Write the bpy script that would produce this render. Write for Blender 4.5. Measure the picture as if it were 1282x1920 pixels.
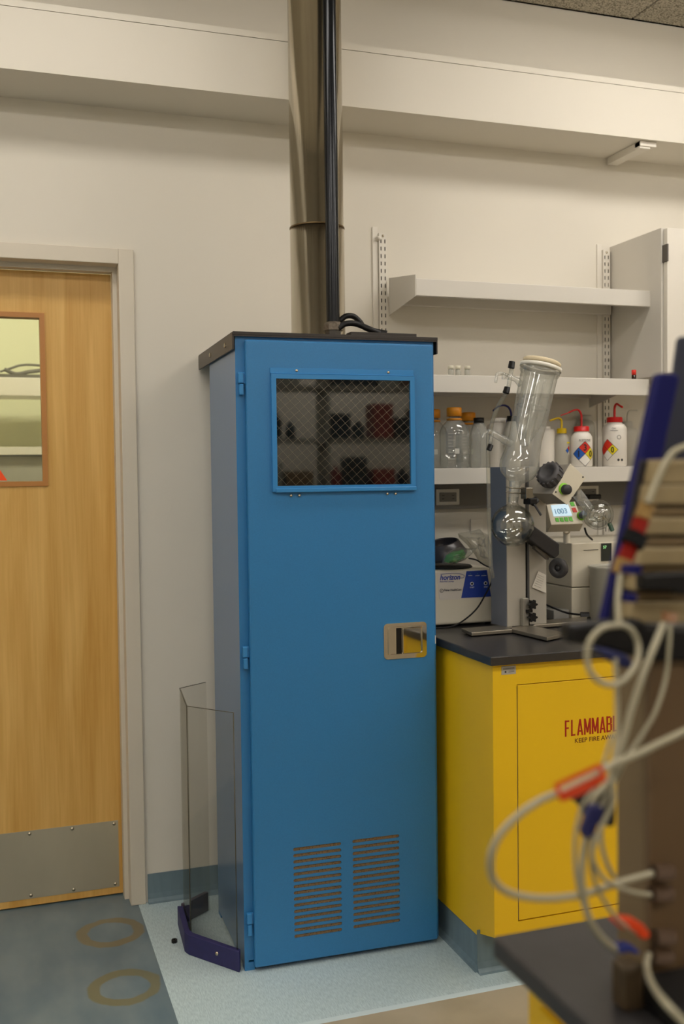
import bpy, bmesh, math, random
from mathutils import Vector, Matrix
random.seed(7)
for o in list(bpy.data.objects): bpy.data.objects.remove(o)
SC = bpy.context.scene
COL = SC.collection
V = Vector
R = math.radians

# ------------------------------------------------------------------ camera
F_PX, YAW, PITCH, ROLL, EYE = 1909.2, R(18.742), R(-2.108), R(-0.70), V((0, 0, 1.45))
fwd = V((math.sin(YAW)*math.cos(PITCH), math.cos(YAW)*math.cos(PITCH), math.sin(PITCH)))
r0 = V((math.cos(YAW), -math.sin(YAW), 0)); u0 = r0.cross(fwd)
rgt = r0*math.cos(ROLL) + u0*math.sin(ROLL); upv = -r0*math.sin(ROLL) + u0*math.cos(ROLL)
cam = bpy.data.cameras.new('camera'); co = bpy.data.objects.new('camera', cam); COL.objects.link(co)
co.matrix_world = Matrix(((rgt.x, upv.x, -fwd.x, 0), (rgt.y, upv.y, -fwd.y, 0), (rgt.z, upv.z, -fwd.z, EYE.z), (0, 0, 0, 1)))
cam.sensor_fit = 'VERTICAL'; cam.sensor_height = 36; cam.lens = F_PX/1920*36
cam.clip_start = 0.05
cam.dof.use_dof = True; cam.dof.focus_distance = 2.95; cam.dof.aperture_fstop = 3.0
SC.camera = co

def at(x, y, Y):
    "point seen at photo position x, y on the vertical plane Y"
    d = fwd + rgt*((x-641)/F_PX) - upv*((y-960)/F_PX)
    return EYE + d*(Y/d.y)
def atz(x, y, z):
    d = fwd + rgt*((x-641)/F_PX) - upv*((y-960)/F_PX)
    return EYE + d*((z-EYE.z)/d.z)

# ------------------------------------------------------------------ world, exposure, lamps' colour
w = bpy.data.worlds.new('world'); SC.world = w; w.use_nodes = True
w.node_tree.nodes['Background'].inputs[0].default_value = (1.0, .92, .80, 1)
w.node_tree.nodes['Background'].inputs[1].default_value = 0.0
SC.view_settings.view_transform = 'Standard'; SC.view_settings.look = 'None'
SC.view_settings.gamma = 1; SC.view_settings.use_curve_mapping = False
SC.view_settings.exposure = 0.36
LAMP_COLOR = (1.0, .945, .875)
LAMPS = [   # x, y, size x, size y, strength
    (0.0, 2.40, 1.2, .3, 6.5), (2.35, 2.40, 1.2, .3, 10.0), (-2.0, 2.40, 1.2, .3, 3.0),
    (0.0, 0.6, 1.2, .3, 10.0), (2.35, 0.6, 1.2, .3, 10.0), (-1.9, 0.6, 1.2, .3, 13.0),  # unseen row added to raise the ambient light
    (0.0, -1.4, 1.2, .3, 15.0), (2.35, -1.4, 1.2, .3, 15.0), (3.9, 0.6, 1.2, .3, 14.0)]  # more unseen lamps added for fill
BEYOND_LAMP = 22.0

# ------------------------------------------------------------------ materials
def s2l(c):
    return tuple(((v/255)/12.92 if v/255 <= .04045 else ((v/255+.055)/1.055)**2.4) for v in c)
def mat(name, rgb=(128, 128, 128), rough=.5, metal=0, spec=.5, coat=0, noise=None, bump=None, lin=None, **kw):
    m = bpy.data.materials.new(name); m.use_nodes = True
    nt = m.node_tree; b = nt.nodes['Principled BSDF']
    c = lin or s2l(rgb)
    b.inputs['Base Color'].default_value = (*c, 1); b.inputs['Roughness'].default_value = rough
    b.inputs['Metallic'].default_value = metal; b.inputs['Specular IOR Level'].default_value = spec
    b.inputs['Coat Weight'].default_value = coat; b.inputs['Coat Roughness'].default_value = .15
    for k, v in kw.items(): b.inputs[k].default_value = v
    if noise or bump:
        tc = nt.nodes.new('ShaderNodeTexCoord')
    if noise:   # (scale vec, amount)
        (sx, sy, sz), amt = noise
        mp = nt.nodes.new('ShaderNodeMapping'); mp.inputs['Scale'].default_value = (sx, sy, sz)
        nz = nt.nodes.new('ShaderNodeTexNoise'); nz.inputs['Scale'].default_value = 1; nz.inputs['Detail'].default_value = 5
        rm = nt.nodes.new('ShaderNodeMapRange'); rm.inputs['To Min'].default_value = 1-amt; rm.inputs['To Max'].default_value = 1+amt
        rm.inputs['From Min'].default_value = .3; rm.inputs['From Max'].default_value = .7
        mx = nt.nodes.new('ShaderNodeVectorMath'); mx.operation = 'SCALE'
        mx.inputs[0].default_value = c
        nt.links.new(tc.outputs['Object'], mp.inputs[0]); nt.links.new(mp.outputs[0], nz.inputs['Vector'])
        nt.links.new(nz.outputs[0], rm.inputs['Value']); nt.links.new(rm.outputs[0], mx.inputs['Scale'])
        nt.links.new(mx.outputs[0], b.inputs['Base Color'])
    if bump:
        (sx, sy, sz), amt = bump
        mp = nt.nodes.new('ShaderNodeMapping'); mp.inputs['Scale'].default_value = (sx, sy, sz)
        nz = nt.nodes.new('ShaderNodeTexNoise'); nz.inputs['Scale'].default_value = 1; nz.inputs['Detail'].default_value = 3
        bp = nt.nodes.new('ShaderNodeBump'); bp.inputs['Strength'].default_value = amt; bp.inputs['Distance'].default_value = .002
        nt.links.new(tc.outputs['Object'], mp.inputs[0]); nt.links.new(mp.outputs[0], nz.inputs['Vector'])
        nt.links.new(nz.outputs[0], bp.inputs['Height']); nt.links.new(bp.outputs[0], b.inputs['Normal'])
    return m
def glass(name, tint=(.93, .95, .93), edge=(.45, .5, .45), refl=1.0, haze=0.0):
    "thin clear shell: passes light, darker where seen edge-on, mirror-like by angle"
    m = bpy.data.materials.new(name); m.use_nodes = True; nt = m.node_tree
    for n in list(nt.nodes): nt.nodes.remove(n)
    out = nt.nodes.new('ShaderNodeOutputMaterial')
    lw = nt.nodes.new('ShaderNodeLayerWeight'); lw.inputs['Blend'].default_value = .5
    mixc = nt.nodes.new('ShaderNodeMix'); mixc.data_type = 'RGBA'
    mixc.inputs[6].default_value = (*tint, 1); mixc.inputs[7].default_value = (*edge, 1)
    pw = nt.nodes.new('ShaderNodeMath'); pw.operation = 'POWER'; pw.inputs[1].default_value = 2.6
    nt.links.new(lw.outputs['Facing'], pw.inputs[0]); nt.links.new(pw.outputs[0], mixc.inputs[0])
    tr = nt.nodes.new('ShaderNodeBsdfTransparent'); nt.links.new(mixc.outputs[2], tr.inputs[0])
    gl = nt.nodes.new('ShaderNodeBsdfGlossy'); gl.inputs['Roughness'].default_value = .03
    p5 = nt.nodes.new('ShaderNodeMath'); p5.operation = 'POWER'; p5.inputs[1].default_value = 4.5
    nt.links.new(lw.outputs['Facing'], p5.inputs[0])
    ml = nt.nodes.new('ShaderNodeMath'); ml.operation = 'MULTIPLY_ADD'; ml.inputs[1].default_value = .6; ml.inputs[2].default_value = .04*refl; ml.use_clamp = True
    nt.links.new(p5.outputs[0], ml.inputs[0])
    mx = nt.nodes.new('ShaderNodeMixShader'); nt.links.new(ml.outputs[0], mx.inputs[0])
    nt.links.new(tr.outputs[0], mx.inputs[1]); nt.links.new(gl.outputs[0], mx.inputs[2])
    last = mx
    if haze:
        df = nt.nodes.new('ShaderNodeBsdfDiffuse'); df.inputs[0].default_value = (.8, .8, .76, 1)
        m2 = nt.nodes.new('ShaderNodeMixShader'); m2.inputs[0].default_value = haze
        nt.links.new(mx.outputs[0], m2.inputs[1]); nt.links.new(df.outputs[0], m2.inputs[2]); last = m2
    nt.links.new(last.outputs[0], out.inputs[0])
    return m
def emis(name, color, strength):
    m = bpy.data.materials.new(name); m.use_nodes = True; b = m.node_tree.nodes['Principled BSDF']
    b.inputs['Base Color'].default_value = (.8, .8, .8, 1)
    b.inputs['Emission Color'].default_value = (*color, 1); b.inputs['Emission Strength'].default_value = strength
    return m

WALL = mat('wall_paint', (224, 218, 205), .75, noise=((2, 2, 2), .012))
WHITE = mat('white_enamel', (226, 220, 208), .35)
WHITE2 = mat('white_laminate', (214, 209, 199), .45)
CASING = mat('casing_paint', (216, 207, 190), .45)
BLUE = mat('blue_powder_coat', (47, 120, 176), .36, spec=.5, bump=((900, 900, 900), .12), noise=((300, 300, 300), .04))
SIDEP = mat('blue_paint_grey_sheen', (92, 124, 164), .28, spec=.7)  # same blue paint, grazing wall reflection put into the colour as grey
BLUE2 = mat('blue_gloss_paint', (54, 130, 190), .25)
CAP = mat('dark_bronze_metal', (52, 47, 43), .4, metal=.3)
CAPSIDE = mat('brushed_cap_metal', (96, 88, 80), .45, metal=.7)
BLACK = mat('black_plastic', (14, 13, 13), .45, spec=.35)
BLACKM = mat('black_pipe', (24, 26, 30), .22, metal=.4)
STEEL = mat('polished_stainless', (236, 227, 208), .19, metal=1, noise=((30, 30, 1.2), .16), bump=((2.5, 2.5, 5), .35))
BRUSH = mat('brushed_stainless', (196, 188, 166), .42, metal=.7, noise=((4, 4, 1.5), .10))
CHROME = mat('chrome', (222, 214, 198), .08, metal=1)
SCREW = mat('screw_metal', (190, 180, 160), .25, metal=1)
GREYM = mat('grey_metal', (92, 88, 84), .35, metal=.8)
YEL = mat('safety_yellow_paint', (238, 194, 26), .42, noise=((3, 3, 3), .03))
YELDK = mat('door_gap_shadow', (70, 34, 6), .8)
TOP = mat('black_epoxy_resin', (52, 50, 50), .33, noise=((60, 60, 60), .10))
RED = mat('red_print', (170, 34, 14), .5)
BASEB = mat('teal_vinyl_base', (110, 130, 140), .5, noise=((40, 40, 9), .10))
GLASS = glass('clear_glass', (.965, .97, .96), (.46, .48, .46), 2.4)
GLASSH = glass('old_lab_glass', (.95, .955, .94), (.44, .45, .41), 2.8, haze=.12)
ACRYL = glass('acrylic_sheet', (.975, .975, .968), (.7, .66, .56), .9)
WIN = glass('window_glass', (.93, .95, .92), (.8, .85, .8), .8)
WIRED = glass('wired_glass', (.45, .46, .42), (.4, .4, .4), 3.4)
HDPE = mat('white_bottle_plastic', (228, 222, 212), .4, **{'Transmission Weight': 0.0})
TRANSL = mat('translucent_bottle_plastic', (205, 200, 186), .35, **{'Transmission Weight': .35})
ORANGE = mat('orange_cap', (236, 150, 22), .4)
REDC = mat('red_cap', (196, 26, 22), .4)
YELC = mat('yellow_cap', (226, 190, 20), .4)
LBLACK = mat('black_print', (30, 28, 28), .6)
GREY = mat('grey_paint', (150, 148, 146), .4, metal=.15)
BLGREY = mat('blue_grey_paint', (112, 115, 124), .4)
OFFW = mat('off_white_casing', (218, 210, 190), .42)
GREEN = mat('green_key', (92, 190, 50), .45)
NAVY = mat('navy_acrylic', (20, 22, 84), .5, spec=.15)
NAVYF = mat('navy_foam', (40, 38, 92), .6, noise=((50, 50, 50), .12))
TAN = mat('tan_plastic', (122, 102, 70), .5, noise=((8, 8, 8), .05))
TAN2 = mat('pale_tan_plastic', (148, 130, 94), .5, noise=((25, 25, 12), .10))
BROWN = mat('brown_box_plastic', (104, 82, 56), .42, noise=((4, 4, 1), .05))
TUBE = mat('milky_tubing', (184, 176, 148), .35, **{'Transmission Weight': .25})
HOSE = glass('clear_hose', (.85, .84, .78), (.35, .35, .3), 1.0, haze=.12)

def wood():
    m = mat('maple_veneer', (190, 140, 72), .42); nt = m.node_tree; b = nt.nodes['Principled BSDF']
    tc = nt.nodes.new('ShaderNodeTexCoord'); mp = nt.nodes.new('ShaderNodeMapping'); mp.inputs['Scale'].default_value = (14, 14, .9)
    nz = nt.nodes.new('ShaderNodeTexNoise'); nz.inputs['Scale'].default_value = 1.4; nz.inputs['Detail'].default_value = 7; nz.inputs['Distortion'].default_value = .6
    mp2 = nt.nodes.new('ShaderNodeMapping'); mp2.inputs['Scale'].default_value = (160, 160, 5)
    n2 = nt.nodes.new('ShaderNodeTexNoise'); n2.inputs['Scale'].default_value = 1; n2.inputs['Detail'].default_value = 3
    ad = nt.nodes.new('ShaderNodeMath'); ad.operation = 'MULTIPLY_ADD'; ad.inputs[1].default_value = .3
    cr = nt.nodes.new('ShaderNodeValToRGB')
    cr.color_ramp.elements[0].position = .45; cr.color_ramp.elements[0].color = (*s2l((204, 154, 72)), 1)
    cr.color_ramp.elements[1].position = .85; cr.color_ramp.elements[1].color = (*s2l((228, 184, 106)), 1)
    nt.links.new(tc.outputs['Object'], mp.inputs[0]); nt.links.new(mp.outputs[0], nz.inputs['Vector'])
    nt.links.new(tc.outputs['Object'], mp2.inputs[0]); nt.links.new(mp2.outputs[0], n2.inputs['Vector'])
    nt.links.new(n2.outputs[0], ad.inputs[0]); nt.links.new(nz.outputs[0], ad.inputs[2]); nt.links.new(ad.outputs[0], cr.inputs[0])
    nt.links.new(cr.outputs[0], b.inputs['Base Color'])
    return m
WOOD = wood()
BEAD = mat('stained_wood_bead', (186, 126, 62), .4)

def tiles():
    m = mat('acoustic_tile', (190, 184, 170), .9); nt = m.node_tree; b = nt.nodes['Principled BSDF']
    tc = nt.nodes.new('ShaderNodeTexCoord'); nz = nt.nodes.new('ShaderNodeTexNoise'); nz.inputs['Scale'].default_value = 170; nz.inputs['Detail'].default_value = 2
    cr = nt.nodes.new('ShaderNodeValToRGB')
    cr.color_ramp.elements[0].position = .38; cr.color_ramp.elements[0].color = (*s2l((120, 112, 96)), 1)
    cr.color_ramp.elements[1].position = .55; cr.color_ramp.elements[1].color = (*s2l((205, 198, 182)), 1)
    nt.links.new(tc.outputs['Object'], nz.inputs['Vector']); nt.links.new(nz.outputs[0], cr.inputs[0]); nt.links.new(cr.outputs[0], b.inputs['Base Color'])
    return m
TILE = tiles()

def vinyl(name, c1, c2, sc, rough, rings=()):
    m = mat(name, c1, rough); nt = m.node_tree; b = nt.nodes['Principled BSDF']
    tc = nt.nodes.new('ShaderNodeTexCoord'); mp = nt.nodes.new('ShaderNodeMapping'); mp.inputs['Scale'].default_value = sc
    nz = nt.nodes.new('ShaderNodeTexNoise'); nz.inputs['Scale'].default_value = 1; nz.inputs['Detail'].default_value = 6
    cr = nt.nodes.new('ShaderNodeValToRGB')
    cr.color_ramp.elements[0].position = .35; cr.color_ramp.elements[0].color = (*s2l(c1), 1)
    cr.color_ramp.elements[1].position = .62; cr.color_ramp.elements[1].color = (*s2l(c2), 1)
    nt.links.new(tc.outputs['Object'], mp.inputs[0]); nt.links.new(mp.outputs[0], nz.inputs['Vector']); nt.links.new(nz.outputs[0], cr.inputs[0])
    last = cr.outputs[0]
    if rings:
        n3 = nt.nodes.new('ShaderNodeTexNoise'); n3.inputs['Scale'].default_value = 14; n3.inputs['Detail'].default_value = 4
        nt.links.new(tc.outputs['Object'], n3.inputs['Vector'])
    for (cx, cy, r, wd, col, st) in rings:
        ds = nt.nodes.new('ShaderNodeVectorMath'); ds.operation = 'DISTANCE'; ds.inputs[1].default_value = (cx, cy, 0)
        nt.links.new(tc.outputs['Object'], ds.inputs[0])
        a = nt.nodes.new('ShaderNodeMath'); a.operation = 'MULTIPLY_ADD'; a.inputs[1].default_value = .03; a.inputs[2].default_value = -r-.015
        nt.links.new(n3.outputs[0], a.inputs[0])
        s = nt.nodes.new('ShaderNodeMath'); s.operation = 'ADD'; nt.links.new(ds.outputs['Value'], s.inputs[0]); nt.links.new(a.outputs[0], s.inputs[1])
        ab = nt.nodes.new('ShaderNodeMath'); ab.operation = 'ABSOLUTE'; nt.links.new(s.outputs[0], ab.inputs[0])
        mr = nt.nodes.new('ShaderNodeMapRange'); mr.inputs['From Min'].default_value = wd; mr.inputs['From Max'].default_value = wd+.007
        mr.inputs['To Min'].default_value = st; mr.inputs['To Max'].default_value = 0
        nt.links.new(ab.outputs[0], mr.inputs['Value'])
        mx = nt.nodes.new('ShaderNodeMix'); mx.data_type = 'RGBA'; mx.inputs[7].default_value = (*s2l(col), 1)
        nt.links.new(mr.outputs[0], mx.inputs[0]); nt.links.new(last, mx.inputs[6]); last = mx.outputs[2]
    nt.links.new(last, b.inputs['Base Color'])
    return m
F_DARK = vinyl('worn_grey_vinyl', (88, 108, 120), (112, 128, 134), (7, 3, 3), .33,
               rings=((.312, 3.27, .088, .014, (122, 104, 58), .75), (.314, 2.90, .088, .014, (116, 106, 56), .7)))
F_PALE = vinyl('pale_blue_vinyl', (168, 188, 194), (192, 210, 214), (340, 50, 50), .42)
F_EDGE = mat('pale_blue_vinyl_edge', (200, 216, 220), .45)
F_TAN = vinyl('beige_concrete', (156, 145, 122), (172, 160, 136), (5, 5, 5), .4)

def perforated():
    m = mat('brown_filter_mesh', (90, 66, 40), .7); nt = m.node_tree; b = nt.nodes['Principled BSDF']
    tc = nt.nodes.new('ShaderNodeTexCoord'); vo = nt.nodes.new('ShaderNodeTexVoronoi'); vo.inputs['Scale'].default_value = 230; vo.inputs['Randomness'].default_value = .2
    cr = nt.nodes.new('ShaderNodeValToRGB')
    cr.color_ramp.elements[0].position = .3; cr.color_ramp.elements[0].color = (*s2l((30, 21, 13)), 1)
    cr.color_ramp.elements[1].position = .5; cr.color_ramp.elements[1].color = (*s2l((134, 108, 74)), 1)
    nt.links.new(tc.outputs['Object'], vo.inputs['Vector']); nt.links.new(vo.outputs[0], cr.inputs[0]); nt.links.new(cr.outputs[0], b.inputs['Base Color'])
    return m
PERF = perforated()

# ------------------------------------------------------------------ mesh helpers
class MB:
    def __init__(s): s.bm = bmesh.new(); s.mi = 0
    def box(s, x0, x1, y0, y1, z0, z1, bev=0, M=None, seg=2):
        r = bmesh.ops.create_cube(s.bm, size=1)
        vs = r['verts']
        for v in vs: v.co = V(((x0+x1)/2 + v.co.x*(x1-x0), (y0+y1)/2 + v.co.y*(y1-y0), (z0+z1)/2 + v.co.z*(z1-z0)))
        fs = list({f for v in vs for f in v.link_faces})
        if bev:
            es = list({e for v in vs for e in v.link_edges})
            q = bmesh.ops.bevel(s.bm, geom=es, offset=bev, segments=seg, affect='EDGES', profile=.5)
            fs = q['faces'] + [f for f in fs if f.is_valid]
            vs = list({v for f in fs for v in f.verts})
        if M is not None: bmesh.ops.transform(s.bm, matrix=M, verts=vs)
        for f in fs: f.material_index = s.mi
        return vs
    def prism(s, pts, dvec, bev=0):
        "polygon (3D points) extruded along dvec"
        a = [s.bm.verts.new(V(p)) for p in pts]; b = [s.bm.verts.new(V(p)+V(dvec)) for p in pts]
        n = len(a); fs = [s.bm.faces.new(a), s.bm.faces.new(b[::-1])]
        for i in range(n): fs.append(s.bm.faces.new([a[i], b[i], b[(i+1) % n], a[(i+1) % n]][::-1]))
        bmesh.ops.recalc_face_normals(s.bm, faces=fs)
        for f in fs: f.material_index = s.mi
        if bev:
            es = list({e for f in fs for e in f.edges})
            q = bmesh.ops.bevel(s.bm, geom=es, offset=bev, segments=2, affect='EDGES', profile=.5)
            for f in q['faces']: f.material_index = s.mi
    def lathe(s, prof, P, axis=(0, 0, 1), n=32, sweep=1.0, smooth=True):
        "profile [(height, radius)] around the axis through P"
        ax = V(axis).normalized(); q = V((0, 0, 1)).rotation_difference(ax); P = V(P)
        rings = []
        for (h, r) in prof:
            if r < 1e-6: rings.append([s.bm.verts.new(P + ax*h)])
            else: rings.append([s.bm.verts.new(P + q @ V((r*math.cos(2*math.pi*k/n), r*math.sin(2*math.pi*k/n), h))) for k in range(n)])
        for a, b in zip(rings, rings[1:]):
            for k in range(n):
                k2 = (k+1) % n
                if len(a) == 1 and len(b) == 1: continue
                if len(a) == 1: f = s.bm.faces.new([a[0], b[k2], b[k]][::-1])
                elif len(b) == 1: f = s.bm.faces.new([a[k], a[k2], b[0]])
                else: f = s.bm.faces.new([a[k], a[k2], b[k2], b[k]])
                f.smooth = smooth; f.material_index = s.mi
    def cyl(s, P, Q, r, n=20, r2=None):
        P = V(P); Q = V(Q); L = (Q-P).length; r2 = r if r2 is None else r2
        s.lathe([(0, 0), (0, r), (0, r), (L, r2), (L, r2), (L, 0)], P, Q-P, n)
    def tube(s, pts, r, n=12, smooth=8, closed=False, cap=True):
        P = [V(p) for p in pts]
        if smooth and len(P) > 2:
            Q = []
            for i in range(len(P)-1):
                p0 = P[max(i-1, 0)]; p1 = P[i]; p2 = P[i+1]; p3 = P[min(i+2, len(P)-1)]
                for k in range(smooth):
                    t = k/smooth
                    Q.append(.5*((2*p1) + (p2-p0)*t + (2*p0-5*p1+4*p2-p3)*t*t + (3*p1-p0-3*p2+p3)*t**3))
            Q.append(P[-1]); P = Q
        rings = []; N = None
        for i, p in enumerate(P):
            t = (P[min(i+1, len(P)-1)] - P[max(i-1, 0)]).normalized()
            if N is None: N = t.orthogonal().normalized()
            else: N = (N - t*N.dot(t)).normalized()
            B = t.cross(N)
            rr = r[min(int(i/max(smooth, 1)), len(r)-1)] if isinstance(r, (list, tuple)) else r
            rings.append([s.bm.verts.new(p + N*rr*math.cos(2*math.pi*k/n) + B*rr*math.sin(2*math.pi*k/n)) for k in range(n)])
        for a, b in zip(rings, rings[1:]):
            for k in range(n):
                f = s.bm.faces.new([a[k], b[k], b[(k+1) % n], a[(k+1) % n]][::-1]); f.smooth = True; f.material_index = s.mi
        if cap:
            for f in (s.bm.faces.new(rings[0][::-1]), s.bm.faces.new(rings[-1])): f.material_index = s.mi
    def plate(s, outer, holes, to3d, thick):
        "2D outline with holes filled, then thickened; to3d maps (u, v, depth) to a point"
        loops = [outer] + list(holes)
        fr = []; edges = []
        for lp in loops:
            vs = [s.bm.verts.new(to3d(u, v, 0)) for u, v in lp]; fr.append(vs)
            for i in range(len(vs)): edges.append(s.bm.edges.new((vs[i], vs[(i+1) % len(vs)])))
        r = bmesh.ops.triangle_fill(s.bm, edges=edges, use_beauty=True, use_dissolve=False)
        front = [f for f in r['geom'] if isinstance(f, bmesh.types.BMFace)]
        mp = {}
        for lp, vs in zip(loops, fr):
            for (u, v), a in zip(lp, vs): mp[a] = s.bm.verts.new(to3d(u, v, thick))
        new = [s.bm.faces.new([mp[v] for v in f.verts][::-1]) for f in front]
        for vs in fr:
            for i in range(len(vs)):
                a, b = vs[i], vs[(i+1) % len(vs)]
                new.append(s.bm.faces.new([a, b, mp[b], mp[a]]))
        bmesh.ops.recalc_face_normals(s.bm, faces=front+new)
        for f in front+new: f.material_index = s.mi
    def build(s, name, mats, parent=None, loc=None, rot=None):
        me = bpy.data.meshes.new(name); s.bm.to_mesh(me); s.bm.free()
        for m in (mats if isinstance(mats, (list, tuple)) else [mats]): me.materials.append(m)
        o = bpy.data.objects.new(name, me); COL.objects.link(o)
        if parent: o.parent = parent
        if loc is not None: o.location = loc
        if rot is not None: o.rotation_euler = rot
        return o
def rebase(o):
    "move the origin of a childless top-level mesh to the middle of its foot"
    bb = [V(c) for c in o.bound_box]
    c = V((sum(p.x for p in bb)/8, sum(p.y for p in bb)/8, min(p.z for p in bb)))
    o.data.transform(Matrix.Translation(-c)); o.location = c
def tag(o, label, cat, group=None, kind=None):
    o['label'] = label; o['category'] = cat
    if group: o['group'] = group
    if kind: o['kind'] = kind
    return o
def thing(name, label, cat, group=None, loc=(0, 0, 0), rz=0):
    o = bpy.data.objects.new(name, None); COL.objects.link(o); o.empty_display_size = .05
    o.location = loc; o.rotation_euler = (0, 0, rz)
    return tag(o, label, cat, group)
def foot(t, p):
    "put the Empty at p while the parts, built in room coordinates, stay where they are"
    t.location = p
    for c in t.children: c.location = V(c.location) - V(p)
    return t
def struct(o, label=None, cat=None):
    o['kind'] = 'structure'
    if label: o['label'] = label
    if cat: o['category'] = cat
    return o
def text(body, size, parent, material, P, ux=(1, 0, 0), uz=(0, 0, 1), sx=1.0, bold=0, name='lettering', align='LEFT', depth=.0002, shear=0):
    cu = bpy.data.curves.new(name, 'FONT'); cu.body = body; cu.size = size; cu.align_x = align
    cu.offset = bold*size; cu.extrude = depth; cu.shear = shear
    tmp = bpy.data.objects.new(name, cu); COL.objects.link(tmp)
    dg = bpy.context.evaluated_depsgraph_get(); dg.update()
    me = bpy.data.meshes.new_from_object(tmp.evaluated_get(dg))
    bpy.data.objects.remove(tmp); me.name = name
    ux = V(ux).normalized(); uz = V(uz).normalized(); n = ux.cross(uz)
    me.transform(Matrix(((ux.x*sx, uz.x, n.x, P[0]), (ux.y*sx, uz.y, n.y, P[1]), (ux.z*sx, uz.z, n.z, P[2]), (0, 0, 0, 1))))
    me.materials.clear(); me.materials.append(material)
    o = bpy.data.objects.new(name, me); COL.objects.link(o); o.parent = parent
    return o
def stadium(x0, x1, zc, r, n=6):
    p = [(x1-r + r*math.cos(a), zc + r*math.sin(a)) for a in [(-math.pi/2 + math.pi*k/n) for k in range(n+1)]]
    p += [(x0+r + r*math.cos(a), zc + r*math.sin(a)) for a in [(math.pi/2 + math.pi*k/n) for k in range(n+1)]]
    return p
def rect(x0, x1, z0, z1): return [(x0, z0), (x1, z0), (x1, z1), (x0, z1)]
def rrect(x0, x1, z0, z1, r, n=4):
    p = []
    for cx, cz, a0 in ((x1-r, z0+r, -90), (x1-r, z1-r, 0), (x0+r, z1-r, 90), (x0+r, z0+r, 180)):
        for k in range(n+1):
            a = R(a0+90*k/n); p.append((cx+r*math.cos(a), cz+r*math.sin(a)))
    return p

# ================================================================== the room
D = 3.46; CEIL = 3.21
XL, XR, YB = -2.6, 4.6, -2.6
DX0, DX1, DZ = -.56, .41, 2.165
m = MB()
m.box(XL, DX0, D, D+.15, 0, CEIL); m.box(DX1, XR, D, D+.15, 0, CEIL); m.box(DX0, DX1, D, D+.15, DZ, CEIL)
struct(m.build('wall_back', WALL), 'long off-white painted wall behind the blue cabinet, shelves and door', 'wall')
m = MB(); m.box(XL-.1, XL, YB, D+.15, 0, CEIL); struct(m.build('wall_left', WALL))
m = MB(); m.box(XR, XR+.1, YB, D+.15, 0, CEIL); struct(m.build('wall_right', WALL))
m = MB(); m.box(XL, XR, YB-.1, YB, 0, CEIL); struct(m.build('wall_front', WALL))
# floor: three coverings
m = MB(); SX = .425; SY = 2.523
m.box(XL, SX, YB, D, -.1, 0); m.mi = 1; m.box(SX, XR, SY+.022, D, -.1, 0)
m.mi = 3; m.box(SX, XR, SY, SY+.022, -.1, 0); m.mi = 2; m.box(SX, XR, YB, SY, -.1, 0)
m.mi = 0; m.box(XL, XR, D, D+.5, -.1, 0)
struct(m.build('floor', [F_DARK, F_PALE, F_TAN, F_EDGE]), 'vinyl floor, worn grey by the door, pale blue under the cabinet', 'floor')
# ceiling tiles on a grid
m = MB(); sx0 = atz(1183, 37, CEIL).x
x = sx0 - 5*1.22
xs = []
while x < XR+1.3: xs.append(x); x += 1.22
ys = [D-.008-.61*k for k in range(11)]
for a, b in zip(xs, xs[1:]):
    for c, d in zip(ys[1:], ys):
        x0, x1 = max(a, XL), min(b, XR)
        if x1-x0 < .05: continue
        m.box(x0+.004, x1-.004, max(c, YB)+.004, d-.004, CEIL, CEIL+.02)
m.mi = 1; m.box(XL, XR, YB, D, CEIL+.012, CEIL+.06)
struct(m.build('ceiling', [TILE, mat('ceiling_gap', (70, 62, 50), .9)]))
# boxed duct along the wall
m = MB(); zb, zt = 2.666, 2.871
m.box(XL, XR, 3.225, D, zb, zt-.022); m.box(XL, XR, 3.22, 3.225, zb, zt-.022)
m.box(XL, XR, 3.22, D, zt-.020, zt); m.mi = 1; m.box(XL, XR, 3.224, D, zt-.022, zt-.020)
struct(m.build('trim_1', [WALL, mat('groove_dark', (96, 86, 70), .9)]), 'white boxed bulkhead running along the wall under the ceiling', 'bulkhead')
# cove base
m = MB()
def cove(m, x0, y0, x1, y1, nx, ny, h=.097):
    prof = [(0, h), (.003, h), (.003, .03), (.006, .012), (.014, .003), (.022, 0), (0, 0)]
    pts = [(x0+nx*a, y0+ny*a, z) for a, z in prof]
    m.prism(pts, (x1-x0, y1-y0, 0))
cove(m, .458, D, 1.30, D, 0, -1)
struct(m.build('baseboard_back', BASEB), 'blue-grey vinyl cove base at the foot of the wall', 'baseboard')

# ------------------------------------------------------------------ door and its frame
m = MB()
m.box(.400, .450, 3.447, 3.62, 0, 2.205, .002); m.box(-.60, -.55, 3.447, 3.62, 0, 2.205, .002); m.box(-.55, .400, 3.447, 3.62, 2.155, 2.205, .002)
m.box(.386, .400, 3.51, 3.555, 0, 2.155); m.box(-.55, .386, 3.51, 3.555, 2.139, 2.155)
struct(m.build('trim_2', CASING), 'cream painted metal frame around the wooden door', 'door frame')
dr = bpy.data.objects.new('door_1', None); COL.objects.link(dr)
struct(dr, 'maple door with a glass vision panel and a steel kick plate', 'door')
DY = 3.558
tm = lambda u, v, d: V((u, DY+d, v))
m = MB(); m.plate(rect(-.535, .386, .006, 2.139), [rect(-.42, .158, 1.432, 1.992)], tm, .045)
m.build('door_leaf', WOOD, dr)
m = MB(); m.plate(rect(-.425, .166, 1.424, 2.000), [rect(-.41, .150, 1.440, 1.984)], lambda u, v, d: V((u, DY-.006+d, v)), .05)
m.build('window_frame', BEAD, dr)
m = MB(); m.box(-.41, .150, DY+.018, DY+.024, 1.440, 1.984); pane = m.build('pane', WIN, dr)
m = MB()
a, b, c = (-.155, 1.444), (.036, 1.444), (-.06, 1.60)
inn = [(-.118, 1.466), (-.001, 1.466), (-.06, 1.563)]
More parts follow.
